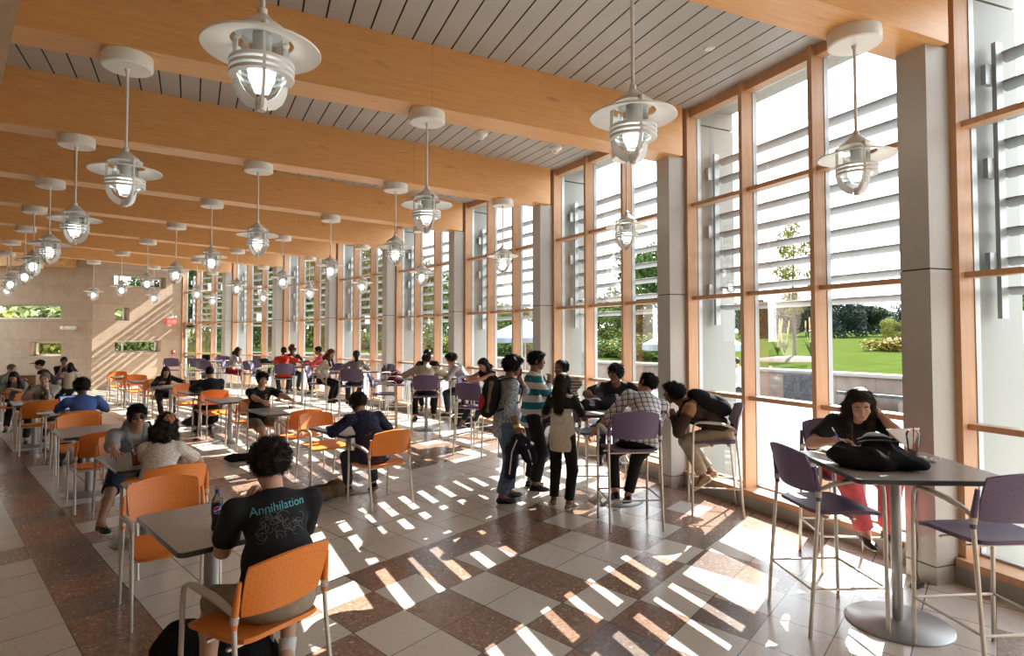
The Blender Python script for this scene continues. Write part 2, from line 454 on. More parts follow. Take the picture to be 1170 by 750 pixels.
# things on the end walls
fw = math.atan2(E8.y-K.y, E8.x-K.x); fd = Vector((math.cos(fw), math.sin(fw), 0)); fn = Vector((fd.y, -fd.x, 0))
def on_far(tdist, off, z): return E8-fd*tdist+fn*off+Vector((0, 0, z))
o = thing('exit_sign', 'white exit sign with red lettered face mounted on the stone wall beside the door', 'exit sign', on_far(.62, .02, 2.40), math.degrees(fw))
mb = MB(); mb.box((0, -.04, .16), (.40, .08, .07), bev=.01); mb.ball((-.13, -.10, .17), (.05, .05, .05)); mb.ball((.13, -.10, .17), (.05, .05, .05)); mb.build('light_head', 'sign_white', o)
mb = MB(); mb.box((0, -.035, .0), (.34, .05, .22), bev=.008); mb.build('sign_panel', 'exit_red', o)
def text(name, s, size, mat, parent, loc, rot, ext=.002):
    c = bpy.data.curves.new(name, 'FONT'); c.body = s; c.size = size; c.align_x = 'CENTER'; c.align_y = 'CENTER'; c.extrude = ext
    ob = bpy.data.objects.new(name+'_tmp', c); COL.objects.link(ob)
    me = bpy.data.meshes.new_from_object(ob.evaluated_get(bpy.context.evaluated_depsgraph_get())); bpy.data.objects.remove(ob); bpy.data.curves.remove(c)
    me.name = name; me.materials.clear(); me.materials.append(MATS[mat]); x = link(name, me, parent, loc); x.rotation_euler = rot; return x
text('lettering', 'EXIT', .15, 'sign_white', o, (0, -.063, 0), (PI/2, 0, 0))
o = thing('emergency_light', 'white twin head emergency light on the brown stone wall', 'emergency light', (-15.08, 20.62, 2.13), 0)
mb = MB(); mb.box((0, -.05, 0), (.34, .09, .13), bev=.02); mb.build('body', 'sign_white', o)
for s in (-1, 1):
    mb = MB(); mb.lathe([(0, -.02), (.05, -.02), (.065, .03), (.055, .035), (0, .035)], 16, (s*.22, -.09, 0), Matrix.Rotation(PI/2, 3, 'X')); mb.build('lamp_head', 'sign_white', o)
o = thing('fire_alarm', 'small red fire alarm on the stone wall low beside the door', 'fire alarm', on_far(.50, .02, 1.22), math.degrees(fw))
mb = MB(); mb.box((0, -.03, 0), (.12, .06, .16), bev=.012); mb.build('housing', 'alarm_red', o)
mb = MB(); mb.ball((0, -.06, .03), (.035, .02, .035)); mb.build('strobe', 'sign_white', o)

# ceiling details
def detector(px, dr, i, z, lab):
    o = thing('smoke_detector', lab, 'smoke detector', pol(dr, i, z))
    mb = MB(); mb.lathe([(0, 0), (.075, 0), (.075, -.025), (.05, -.05), (.0, -.055)], 20); mb.build('base', 'lamp_white', o)
    mb = MB(); mb.lathe([(.03, -.052), (.03, -.075), (0, -.08)], 12); mb.build('sensor', 'lamp_white', o)
detector(0, -2.45, 1.07, ZB, 'white smoke detector under the nearest full beam, left of the two')
detector(0, -1.45, 1.10, ZB, 'white smoke detector under the nearest full beam, right of the two')
o = thing('recessed_sprinkler', 'white recessed sprinkler disc in the grey plank ceiling near the windows', 'sprinkler', pol(-.62, .55, ZC))
mb = MB(); mb.lathe([(0, -.012), (.045, -.012), (.055, 0), (0, 0)], 20); mb.build('cover', 'lamp_white', o)

# ================================================================== OUTSIDE
ORD = {0: 'nearest full', 1: 'second', 2: 'third', 3: 'fourth', 4: 'fifth', 5: 'sixth', 6: 'seventh', -1: 'cut off right-hand', 7: 'farthest', -2: 'hidden'}
for i in range(-2, 8):
    mb = MB(); slab(mb, .45, 1.08, i, i+.045, 0, 4.58); slab(mb, .45, 1.08, i, i+.045, 4.60, ZC+.06); struct(mb.build('wall_fin', 'cream_panel', None, 0))
    c = pol(.76, i+.52); p0, p1 = pol(.76, i+.065), pol(.76, i+.985); d = p1-p0
    o = thing('sun_louver', 'white horizontal blade sun louver outside the %s window bay' % ORD[i], 'sun louver', (c.x, c.y, 0), math.degrees(math.atan2(d.y, d.x)), 'sun louvers outside the windows')
    hl = d.length/2
    blade = MB(); n = 14; prof = []
    for k in range(n):
        a = 2*PI*k/n; u, w = .066*math.cos(a), .017*math.sin(a)
        c_, s_ = math.cos(rad(-25)), math.sin(rad(-25)); prof.append((-(u*c_-w*s_), u*s_+w*c_))
    vs = [(x, y, z) for x in (-hl, hl) for y, z in prof]
    blade.add(vs, [tuple(range(n)), tuple(range(2*n-1, n-1, -1))]+[(k, (k+1) % n, n+(k+1) % n, n+k) for k in range(n)])
    bm_ = blade.mesh('blade', 'louver_white', 50)
    for k in range(9): link('blade', bm_, o, (0, 0, 2.23+.235*k))
    for s in (-1, 1):
        mb = MB(); mb.box((s*(hl-.02), .09, 3.11), (.035, .075, 2.2))
        mb.build('upright', 'aluminium_grey', o, 0)
        mb = MB()
        for z in (2.45, 3.2, 3.95): mb.box((s*(hl+.01), .16, z), (.04, .09, .16))
        mb.build('bracket', 'aluminium_grey', o, 0)
mb = MB()
for i in range(-6, 13): slab(mb, .44, 10.3, i, i+1, -.2, -.015)
struct(mb.build('terrace_pavement', 'pavement_white', None, 0))
mb = MB()
for k in range(-24, 40):
    i = k/4; slab(mb, 10.2, 10.6, i, i+.248, -.1, .80)
    mb.cur = 1; slab(mb, 10.12, 10.66, i, i+.25, .80, .88); mb.cur = 0
struct(mb.build('retaining_wall', ['wall_stone', 'wall_cap'], None, 0))
mb = MB(); slab(mb, 10.0, 10.2, 2.37, 2.60, .0, .79); tag(mb.build('stone_slab', 'black_granite', None, 0), 'black granite slab set in the pale retaining wall outside', 'stone slab')
mb = MB(); slab(mb, 9.5, 9.95, 1.70, 2.15, .36, .44); b_ = tag(mb.build('stone_bench', 'black_granite', None, 0), 'dark stone bench in front of the retaining wall outside', 'bench')
mb = MB(); slab(mb, 9.55, 9.9, 1.74, 1.78, -.02, .36); slab(mb, 9.55, 9.9, 2.07, 2.11, -.02, .36); mb.build('bench_support', 'wall_stone', b_, 0)
mb = MB(); n = len(mb.v)
def lawn_sheet(i0, i1, d0, d1, f):
    ni, nd = 40, 24; base = len(mb.v)
    for a in range(ni+1):
        for b in range(nd+1):
            i = i0+(i1-i0)*a/ni; dr = d0+(d1-d0)*(b/nd)**1.3; p = pol(dr, i); mb.v.append((p.x, p.y, f(dr)+.05*math.sin(p.x*.31)*math.sin(p.y*.27)))
    for a in range(ni):
        for b in range(nd):
            q = base+a*(nd+1)+b; mb.f.append((q, q+1, q+nd+2, q+nd+1)); mb.mi.append(0)
lawn_sheet(-8, 9.7, 10.5, 95, lambda d: .84+.018*(d-10.6))
lawn_sheet(9.7, 20, -25, 95, lambda d: .84+.018*max(0, d-10.6))
lawn_sheet(8.35, 9.7, -25, 10.3, lambda d: .35)
o = struct(mb.build('ground_lawn', 'lawn', None, 60))
mb = MB(); mb.box((0, 0, -1.0), (500, 500, .4)); struct(mb.build('ground_far', 'lawn', None, 0))
def lawn_z(dr): return .84+.018*max(0, dr-10.6)

# trees: leaf quads on lumpy crowns
def crown(seed, n, blobs, size):
    r = np.random.default_rng(seed); V = []; F = []
    tot = sum(b[3]**2 for b in blobs)
    for bx, by, bz, br in blobs:
        for _ in range(int(n*br*br/tot)):
            d = r.normal(size=3); d /= np.linalg.norm(d); rad_ = br*(1-.45*r.random()**2.2)
            c = np.array([bx, by, bz])+d*rad_*np.array([1, 1, .85])
            u = r.normal(size=3); u -= d*(u@d)*.5; u /= np.linalg.norm(u); w = np.cross(d+r.normal(size=3)*.5, u); w /= np.linalg.norm(w)
            s = size*(.6+.8*r.random()); o = len(V)
            V += [c-u*s*.9, c-w*s*.42+u*s*.1, c+u*s*.9, c+w*s*.42+u*s*.1]; F.append((o, o+1, o+2, o+3))
    return V, F
def crown_mesh(name, seed, n, blobs, size, mat):
    V, F = crown(seed, n, blobs, size); me = bpy.data.meshes.new(name); me.from_pydata([tuple(v) for v in V], [], F); me.materials.append(MATS[mat]); me.update(); return me
def lumps(seed, n, w, h0, h1, r0, r1):
    r = random.Random(seed); return [(r.uniform(-w, w), r.uniform(-w, w), r.uniform(h0, h1), r.uniform(r0, r1)) for _ in range(n)]
CR = {}
for k, m in enumerate(('leaf_dark', 'leaf_mid', 'leaf_bright', 'leaf_blue', 'leaf_yellow')):
    CR[m] = [crown_mesh('foliage', 10*k+j, 7500, lumps(10*k+j, 20, .32, .10, .84, .15, .25), .030, m) for j in range(2)]
tm = MB(); tm.tube([(0, 0, -.05), (.01, 0, .25), (-.01, .01, .6)], [.035, .028, .014], 8); TRUNK = tm.mesh('trunk', 'bark')
rt = random.Random(11)
def tree(px, depth, top, kind, label, wid=1., group='trees beyond the terrace'):
    x = (px-585)/689.4*depth; dr = math.hypot(x-CX, depth-CY)-RR; z0 = lawn_z(dr); H = max(1.5, top-z0)
    o = thing('tree', label, 'tree', (x, depth, z0-.1), rt.uniform(0, 360), group); o.scale = (H*wid, H*wid, H)
    link('foliage', CR[kind][rt.randrange(2)], o); link('trunk', TRUNK, o)
    return o
T_ = [ (965, 58, 5.4, 'leaf_blue', 'blue-green tree at the left of the view beside the grey column', 1.1), (990, 62, 5.2, 'leaf_dark', 'dark round tree in the middle of the view left of the grey column', 1.2),
 (1012, 75, 4.3, 'leaf_mid', 'low distant mid green tree behind the yellow shrub', 1.4), (1024, 48, 3.3, 'leaf_yellow', 'small yellow-green tree just left of the grey column', 1.2),
 (880, 60, 5.6, 'leaf_dark', 'dark tree behind the left side of the young tree', 1.2), (922, 66, 6.0, 'leaf_dark', 'dark tree behind the right side of the young tree', 1.3), (855, 62, 5.6, 'leaf_mid', 'tree behind the blue parasol on the right', 1.2),
 (1160, 40, 5.0, 'leaf_mid', 'tree at the right edge of the photo', 1.2), (1185, 44, 5.5, 'leaf_dark', 'dark tree past the right edge of the photo', 1.2), (1120, 46, 5.0, 'leaf_dark', 'tree behind the right-hand window frame', 1.2),
 (693, 38, 4.6, 'leaf_bright', 'bright green tree seen over the retaining wall between the standing girl and the seated man', 1.1), (740, 40, 8.0, 'leaf_mid', 'taller green tree seen just left of the second column', .8), (713, 47, 5.2, 'leaf_mid', 'green tree behind the second window mullion', 1.1),
 (655, 45, 4.8, 'leaf_mid', 'green tree hidden mostly by the cream fin', 1.), (583, 36, 3.9, 'leaf_bright', 'bright low tree left of the blue parasol', 1.), (604, 50, 4.4, 'leaf_mid', 'tree behind the blue parasol', 1.1), (557, 52, 5.0, 'leaf_mid', 'tree seen behind the fourth bay of windows', 1.) ]
for px, dp, top, kd, lab, w in T_: tree(px, dp, top, kd, lab, w)
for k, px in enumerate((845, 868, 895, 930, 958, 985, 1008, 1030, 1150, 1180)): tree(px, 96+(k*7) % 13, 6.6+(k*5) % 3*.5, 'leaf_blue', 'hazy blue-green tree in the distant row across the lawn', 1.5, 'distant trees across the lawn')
kinds = ['leaf_mid', 'leaf_bright', 'leaf_dark', 'leaf_mid']
for k, (px, dp, top) in enumerate([(536, 54, 7.0), (505, 43, 6.6), (474, 56, 8.4), (440, 45, 8.8), (410, 59, 10.), (378, 46, 9.4), (348, 60, 11), (316, 46, 10), (288, 60, 12), (256, 46, 10), (226, 58, 12), (196, 46, 10.5)]):
    tree(px, dp, top, kinds[k % 4], 'leafy green tree in the tall row seen through the far windows', .7, 'tall trees seen through the far windows')
# shrubs in front of the wall line and on the bank behind the stone walls
SH = {m: crown_mesh('foliage', 70+k, 2600, lumps(70+k, 12, .42, .2, .55, .2, .34), .05, m) for k, m in enumerate(('leaf_bright', 'leaf_mid', 'flower_yellow', 'leaf_yellow', 'leaf_pale'))}
def shrub(px, depth, h, kind, label, wid=1.3, group=None, z=None):
    x = (px-585)/689.4*depth; dr = math.hypot(x-CX, depth-CY)-RR
    o = link('shrub', SH[kind], None, (x, depth, (lawn_z(dr) if z is None else z)-.08)); o.scale = (h*wid, h*wid, h); o.rotation_euler = (0, 0, rt.uniform(0, 6))
    return tag(o, label, 'shrub', group)
shrub(1017, 30, 1.0, 'flower_yellow', 'yellow flowering shrub on the lawn left of the grey column', 2.2)
for k, (px, dp, h) in enumerate([(690, 27, 1.1), (703, 27.5, 1.3), (728, 26, 1.4), (744, 25, 1.5), (576, 31, 1.3), (590, 32, 1.2), (604, 31, 1.4), (498, 36, 1.6), (512, 35, 1.5), (432, 39, 1.6), (405, 40, 1.8)]):
    shrub(px, dp, h, ('leaf_bright', 'leaf_mid', 'leaf_yellow')[k % 3], 'low leafy shrub growing along the top of the retaining wall', 1.5, 'shrubs along the retaining wall')
for k, (px, dp, h) in enumerate([(0, 25.6, 4.4), (74, 31.5, 5.4)]):
    shrub(px, dp, h, ('leaf_yellow', 'leaf_pale')[k % 2], 'yellow-green bush outside the slot windows of the brown wall', 1.1, 'bushes behind the brown wall', .2)
for k, (px, dp, h) in enumerate([(190, 34, 3.0), (140, 44, 3.0)]):
    shrub(px, dp, h, 'leaf_pale', 'green bush outside the slot windows of the sunlit stone wall', .9, 'bushes behind the sunlit wall', .3)
# the young tree on its mulch ring
x, dp = (907-585)/689.4*23., 23.; dr = math.hypot(x-CX, dp-CY)-RR; z0 = lawn_z(dr)
o = thing('young_tree', 'young yellow-green tree with thin trunk on a mulch mound on the lawn', 'tree', (x, dp, z0))
mb = MB(); mb.tube([(0, 0, -.1), (.02, 0, 1.4), (-.02, 0, 2.8), (.03, 0, 4.2), (0, 0, 5.0)], [.075, .06, .045, .025, .012], 8)
rk = random.Random(4); tips = []
for k in range(18):
    z = 1.5+k*.17; a = rk.uniform(0, 2*PI); L = rk.uniform(.6, 1.3)*(1 if k < 12 else .6); tip = (L*math.cos(a), L*math.sin(a), z+rk.uniform(.2, .6)); tips.append(tip)
    mb.tube([(0, 0, z), (tip[0]*.5, tip[1]*.5, z+.1), tip], [.02, .014, .006], 5)
mb.build('trunk', 'bark', o)
link('foliage', crown_mesh('foliage', 5, 2600, [(t_[0]*rk.uniform(.6, 1), t_[1]*rk.uniform(.6, 1), t_[2]+rk.uniform(-.1, .1), rk.uniform(.16, .34)) for t_ in tips]+[(0, 0, 5., .3)], .07, 'leaf_yellow'), o)
mb = MB(); mb.lathe([(1.5, -.05), (1.2, .06), (.6, .14), (0, .18)], 24); tag(mb.build('mulch_mound', 'mulch', None, 60, (x, dp, z0+.0)), 'brown mulch mound around the foot of the young tree', 'mulch')
rg = random.Random(2)
for k, (px, dp) in enumerate([(888, 27), (896, 28), (926, 26)]):
    x = (px-585)/689.4*dp; z = lawn_z(math.hypot(x-CX, dp-CY)-RR)
    o = thing('pampas_grass', 'clump of pampas grass with pale plumes on the lawn near the young tree', 'grass clump', (x, dp, z), 0, 'pampas grass clumps')
    mb = MB(); pl = MB()
    for j in range(60):
        a = rg.uniform(0, 2*PI); L = rg.uniform(.4, .9); mb.tube([(0, 0, 0), (L*.3*math.cos(a), L*.3*math.sin(a), L*.8), (L*.7*math.cos(a), L*.7*math.sin(a), L*.75)], [.012, .01, .003], 3)
    for j in range(5):
        a = rg.uniform(0, 2*PI); b = (.2*math.cos(a), .2*math.sin(a)); h = rg.uniform(.9, 1.5)
        pl.tube([(0, 0, .2), (b[0]*.6, b[1]*.6, h*.6), (b[0], b[1], h)], [.008, .008, .008], 4); pl.ball((b[0], b[1], h+.12), (.035, .035, .18), 8, 6)
    mb.build('leaves', 'leaf_bright', o); pl.build('plumes', 'tan_box', o)
# parasols on the terrace
def parasol(px, dp, h, w, lab):
    x = (px-585)/689.4*dp
    o = thing('patio_parasol', lab, 'parasol', (x, dp, 0), 20)
    mb = MB(); mb.tube([(0, 0, 0), (0, 0, h)], .025, 8); mb.lathe([(.3, 0), (.3, .05), (.05, .08), (0, .08)], 20); mb.build('pole', 'steel_grey', o)
    mb = MB(); n = 8; vs = [(0, 0, h+.05)]+[(w*math.cos(2*PI*k/n), w*math.sin(2*PI*k/n), h-.55) for k in range(n)]+[(w*math.cos(2*PI*k/n), w*math.sin(2*PI*k/n), h-.70) for k in range(n)]
    mb.add(vs, [(0, 1+k, 1+(k+1) % n) for k in range(n)]+[(1+k, 9+k, 9+(k+1) % n, 1+(k+1) % n) for k in range(n)]); mb.build('canopy', 'umbrella_cloth', o, 0)
parasol(600, 19.5, 2.35, 1.5, 'pale blue patio parasol seen through the third window bay')
parasol(790, 15.2, 2.2, 1.25, 'pale blue patio parasol beside the cream fin of the second bay')
parasol(1172, 11.5, 2.3, 1.3, 'pale blue patio parasol at the right edge of the photo')
# ================================================================== PENDANT LAMPS
def make_lamp():
    # origin on the beam underside; brim at -.94
    o = thing('pendant_lamp', 'x', 'pendant lamp')
    mb = MB(); mb.lathe([(0, 0), (.178, 0), (.18, -.012), (.18, -.098), (.168, -.108), (0, -.108)], 36); mb.build('canopy', 'lamp_white', o)
    mb = MB(); mb.tube([(0, 0, -.10), (0, 0, -.80)], .011, 10); mb.lathe([(.016, -.10), (.022, -.11), (.012, -.14)], 12); mb.lathe([(.012, -.74), (.022, -.75), (.022, -.80), (.012, -.80)], 12); mb.build('rod', 'lamp_metal', o)
    mb = MB(); mb.lathe([(0, -.775), (.03, -.78), (.05, -.80), (.095, -.835), (.098, -.845), (.118, -.855), (.122, -.866), (.095, -.868), (.0, -.868)], 32)
    for k in range(3):
        a = 2*PI*k/3+.4; mb.ball((.125*math.cos(a), .125*math.sin(a), -.868), .018, 8, 6)
    mb.build('cap', 'lamp_metal', o)
    mb = MB(); mb.lathe([(.138, -.898), (.257, -.935), (.259, -.941), (.256, -.945), (.137, -.908), (.138, -.898)], 48); mb.build('brim', 'lamp_white', o)
    for z in (-1.000, -1.028, -1.056):
        mb = MB(); mb.lathe([(.105, z), (.140, z), (.142, z-.008), (.140, z-.016), (.105, z-.014), (.105, z)], 40); mb.build('ring', 'lamp_pale', o)
    for k in range(3):      # curved guard fins
        a = 2*PI*k/3+.4; ca, sa = math.cos(a), math.sin(a); g = []
        outer = [(.136, -.862), (.138, -.95), (.137, -1.06), (.130, -1.11), (.108, -1.16), (.072, -1.195), (.03, -1.212)]
        inner = [(.116, -.872), (.118, -.95), (.116, -1.05), (.098, -1.09), (.078, -1.125), (.052, -1.15), (.02, -1.17)]
        mb = MB(); th = .006; n = len(outer); vs = []
        for s in (-1, 1):
            for q in outer+inner[::-1]: vs.append((q[0]*ca-s*th*sa, q[0]*sa+s*th*ca, q[1]))
        m = 2*n; fs = []
        for k2 in range(n-1):
            b = m-2-k2; fs += [(k2, k2+1, b, b+1), (m+b+1, m+b, m+k2+1, m+k2)]
        for k2 in range(m): fs.append((k2, (k2+1) % m, m+(k2+1) % m, m+k2))
        mb.add(vs, fs); mb.build('guard_fin', 'lamp_pale', o, 30)
    mb = MB(); mb.lathe([(0, -1.165), (.022, -1.165), (.026, -1.185), (.02, -1.222), (0, -1.225)], 14); mb.build('finial', 'lamp_metal', o)
    mb = MB(); mb.lathe([(.085, -.87), (.09, -.93), (.09, -1.03), (.084, -1.08), (.06, -1.125), (.0, -1.145)], 28); mb.build('glass_jar', 'lamp_glass', o)
    mb = MB(); mb.lathe([(0, -.985), (.05, -.99), (.062, -1.03), (.056, -1.08), (.03, -1.112), (0, -1.118)], 20); mb.build('bulb', 'lamp_bulb', o)
    mb = MB(); mb.lathe([(0, -.868), (.042, -.87), (.042, -.985), (0, -.985)], 16); mb.build('lamp_holder', 'lamp_pale', o)
    return o
LAMP0 = make_lamp(); first_lamp = [True]
BN = ['nearest right-hand', 'first full', 'second full', 'third full', 'fourth full', 'fifth full', 'sixth full', 'farthest']
PN = ['nearest the windows', 'second from the windows', 'third from the windows', 'fourth from the windows']
LPOS = {0: [(2.481, 4.516), None, None], 1: [(1.24, 7.563), (-.981, 6.255), (-3.189, 4.962)],
 2: [(-.297, 10.188), (-1.885, 9.152), (-3.507, 8.128), (-5.112, 7.038)], 3: [(-2.041, 12.728), (-3.63, 11.575), (-5.311, 10.396), (-6.936, 8.99)],
 4: [(-4.0, 15.257), (-5.571, 14.005), (-7.174, 12.52), (-8.607, 10.762)], 5: [(-6.0, 17.45), (-7.551, 16.053), (-9.021, 14.535), (-10.41, 12.728)],
 6: [(-8.35, 19.7), (-9.75, 18.1), (-11.051, 16.572), (-12.5, 14.7)], 7: [(-10.75, 21.4), (-11.963, 19.764), (-13.034, 18.351), (-14.2, 16.6)]}
def unpix(u, v, z):
    dx = (u-585)/689.41; dz = -(v-361.352)/689.41; c, s = math.cos(.0316991), math.sin(.0316991)
    y = c-dz*s; zz = s+dz*c; t_ = (z-1.88)/zz; return dx*t_, y*t_
LPOS[0][1] = unpix(713, 141, 3.18); LPOS[0][2] = unpix(299, 66, 3.18)
for b, ps in LPOS.items():
    q = pol(.17, b-.02); u = Vector((-math.cos(rad(BANG[b])), -math.sin(rad(BANG[b])), 0)); nrm = Vector((u.y, -u.x, 0))
    for k, p in enumerate(ps):
        t_ = (Vector((p[0], p[1], 0))-q).dot(u); c = q+u*t_+nrm*.18       # centred on its beam
        lab = 'glowing metal pendant lamp under the %s beam, %s' % (BN[b], PN[k])
        deg = 17*k+31*b
        if first_lamp[0]: LAMP0.location = (c.x, c.y, ZB); LAMP0['label'] = lab; LAMP0['group'] = 'pendant lamps'; LAMP0.rotation_euler = (0, 0, rad(deg)); first_lamp[0] = False
        else: dup(LAMP0, (c.x, c.y, ZB), deg, lab, 'pendant lamps')

# ================================================================== CHAIRS AND STOOLS
def seat_sheet(w, d, z, dip=.018, nx=12, ny=12):
    g = []
    for i in range(nx+1):
        row = []
        for j in range(ny+1):
            u, v = i/nx*2-1, j/ny*2-1
            su = u*(1-.06*v*v*0-.10*max(0, -v)**2*0); ww = w/2*(1-.10*((1-v)/2)**2)
            # rounded corners
            k = 1-.07*max(0, abs(u)-.75)/.25*max(0, abs(v)-.7)/.3
            x = su*ww*k; y = v*d/2*k
            zz = z-dip*(1-u*u)*(1-v*v)-.020*max(0, v-.45)**2/.3+.012*max(0, -v-.5)
            row.append((x, y, zz))
        g.append(row)
    return g
def back_sheet(w, z0, z1, y0, y1, curve=.05, nx=14, nz=8):
    g = []
    for i in range(nx+1):
        row = []
        for j in range(nz+1):
            u, v = i/nx*2-1, j/nz
            x = u*w/2*(1-.05*(1-v))*(1-.04*max(0, abs(u)-.8)/.2*abs(v*2-1)**3)
            z = z0+(z1-z0)*v+.020*(u*u)*(1 if v > .5 else -.3)*(abs(v-.5)*2)*-1+.012*(1-u*u)*(v > .5)
            y = y0+(y1-y0)*v-curve*(1-u*u)
            row.append((x, y, z))
        g.append(row)
    return g
def make_chair(kind):
    bar = kind == 'bar'; zs = .755 if bar else .45; col = 'purple_plastic' if bar else 'orange_plastic'
    if kind == 'low_purple': col = 'purple_plastic'; zs = .45
    o = thing('bar_stool' if bar else 'cafe_chair', 'x', 'stool' if bar else 'chair')
    W = .26
    MB().sheet(seat_sheet(.49, .46, zs), .022).build('seat', col, o)
    MB().sheet(back_sheet(.47, zs+.12, zs+.385, -.205, -.275), .016).build('backrest', col, o)
    for s in (-1, 1):
        fl = [(s*W, .235 if not bar else .225, 0), (s*W, .215, zs-.03), (s*W, .21, zs+.13), (s*W, .205, zs+.17)]
        m = MB(); m.tube(fl, .0125, 10); m.build('leg', 'champagne_metal', o)
        rl = [(s*W, -.29 if not bar else -.285, 0), (s*W*.99, -.225, zs-.02), (s*W*.985, -.215, zs+.10)]
        m = MB(); m.tube(rl, .0125, 10); m.build('leg', 'champagne_metal', o)
        m = MB(); m.tube([(s*W, .205, zs+.165), (s*W, .19, zs+.196), (s*W, .15, zs+.212), (s*(W+.006), .05, zs+.212), (s*(W+.010), -.06, zs+.205), (s*(W+.006), -.14, zs+.185), (s*(W-.005), -.20, zs+.155), (s*(W-.015), -.225, zs+.125)],
                 [.0125, .014, .017, .021, .021, .019, .015, .012], 10, flat=(.72, 1.15)); m.build('armrest', 'arm_grey', o)
        m = MB(); m.tube([(s*W*.985, -.213, zs+.085), (s*W*.975, -.222, zs+.18), (s*W*.955, -.24, zs+.30)], [.0165, .0165, .012], 10); m.build('back_post', col, o)
        m = MB(); m.tube([(s*W*.985, -.2145, zs+.11), (s*W*.985, -.2165, zs+.145)], .0195, 10); m.build('collar', 'arm_grey', o)
    m = MB(); m.box((0, .02, zs-.035), (.50, .022, .012)); m.box((0, -.15, zs-.03), (.50, .022, .012)); m.build('seat_frame', 'champagne_metal', o)
    if bar:
        z = .29
        m = MB(); m.tube([(-W, .22, z), (W, .22, z)], .009, 8); m.build('footrest', 'champagne_metal', o)
        m = MB(); m.tube([(-W, -.265, z), (W, -.265, z)], .008, 8); m.build('stretcher', 'champagne_metal', o)
        for s in (-1, 1):
            m = MB(); m.tube([(s*W, .22, z), (s*W, -.265, z)], .008, 8); m.build('stretcher', 'champagne_metal', o)
    return o
PROTO = {}
def chair(kind, x, y, deg, label, group=None):
    """deg = world direction the sitter faces"""
    if kind not in PROTO:
        o = make_chair(kind); PROTO[kind] = o; o.location = (x, y, 0); o.rotation_euler = (0, 0, rad(deg-90)); o['label'] = label
        if group: o['group'] = group
        return o
    return dup(PROTO[kind], (x, y, 0), deg-90, label, group)
GO, GP = 'orange cafe chairs', 'purple bar stools'
def oc(x, y, d, l): return chair('cafe', x, y, d, l, GO)
def bs(x, y, d, l): return chair('bar', x, y, d, l, GP)

def rrect(w, d, r, n=6):
    P = []
    for cx, cy, a in ((w/2-r, d/2-r, 0), (-w/2+r, d/2-r, 90), (-w/2+r, -d/2+r, 180), (w/2-r, -d/2+r, 270)):
        for k in range(n+1): t_ = rad(a+90*k/n); P.append((cx+r*math.cos(t_), cy+r*math.sin(t_)))
    return P
def make_table(w, d, h, cr, br, name):
    o = thing(name, 'x', 'table')
    m = MB(); m.prism(rrect(w-.012, d-.012, .035), h-.012, h); m.build('tabletop', 'table_laminate', o, 20)
    P = rrect(w, d, .04); m = MB(); n = len(P)
    ring = [[(x, y, z) for x, y in rrect(w+e, d+e, .04)] for e, z in ((-.02, h-.0005), (-.004, h-.004), (0, h-.012), (0, h-.026), (-.03, h-.034), (-.2, h-.034))]
    vs = [p for r_ in ring for p in r_]; fs = [(a*n+k, a*n+(k+1) % n, (a+1)*n+(k+1) % n, (a+1)*n+k) for a in range(len(ring)-1) for k in range(n)]
    fs.append(tuple((len(ring)-1)*n+k for k in range(n))); m.add(vs, fs); m.build('edge_band', 'table_edge', o)
    m = MB(); m.lathe([(cr, .02), (cr, h-.05), (cr*1.15, h-.045), (cr*1.15, h-.034)], 20); m.box((0, 0, h-.042), (.34, .34, .014)); m.build('column', 'steel_grey', o)
    m = MB(); m.lathe([(0, 0), (br, 0), (br, .008), (br*.97, .014), (cr*1.6, .026), (cr*1.3, .03), (0, .03)], 40); m.build('base', 'steel_grey', o)
    return o
TP = {}
def table(kind, x, y, deg, label, group):
    if kind not in TP:
        o = make_table(.92, .62, .74, .042, .28, 'cafe_table') if kind == 'cafe' else make_table(.92, .90, 1.03, .032, .31, 'bar_table')
        TP[kind] = o; o.location = (x, y, 0); o.rotation_euler = (0, 0, rad(deg)); o['label'] = label; o['group'] = group; return o
    return dup(TP[kind], (x, y, 0), deg, label, group)
def ct(x, y, l, d=133): return table('cafe', x, y, d, l, 'cafe tables')
def bt(x, y, d, l): return table('bar', x, y, d, l, 'bar tables')
# --- low tables
ct(-1.83, 3.72, 'grey cafe table in the foreground with a cola bottle on it', 134)
ct(-3.38, 5.62, 'grey cafe table between the man in sunglasses and the woman in a lace top')
ct(-5.05, 7.26, 'empty grey cafe table behind the man in sunglasses at the left')
ct(-6.60, 9.10, 'cafe table with an open laptop in front of the man in a blue t-shirt')
ct(-8.15, 10.35, 'cafe table with bottles in front of the bald man in a grey shirt')
ct(-10.2, 11.5, 'cafe table beside the dark haired woman at the far left edge', 125)
ct(-1.98, 7.38, 'cafe table with a blue snack bag in front of the man in a navy shirt')
ct(-3.56, 9.20, 'cafe table with food in front of the man in a black t-shirt facing us')
ct(-4.98, 10.72, 'empty pale cafe table left of the man in a black t-shirt facing us')
ct(-6.30, 12.22, 'cafe table with a laptop in front of the broad man in black')
ct(-7.60, 13.50, 'cafe table where a long haired woman in black is writing')
ct(-9.15, 15.10, 'empty sunlit cafe table left of the writing woman, nearer of the two')
ct(-10.60, 16.60, 'empty sunlit cafe table left of the writing woman, farther of the two')
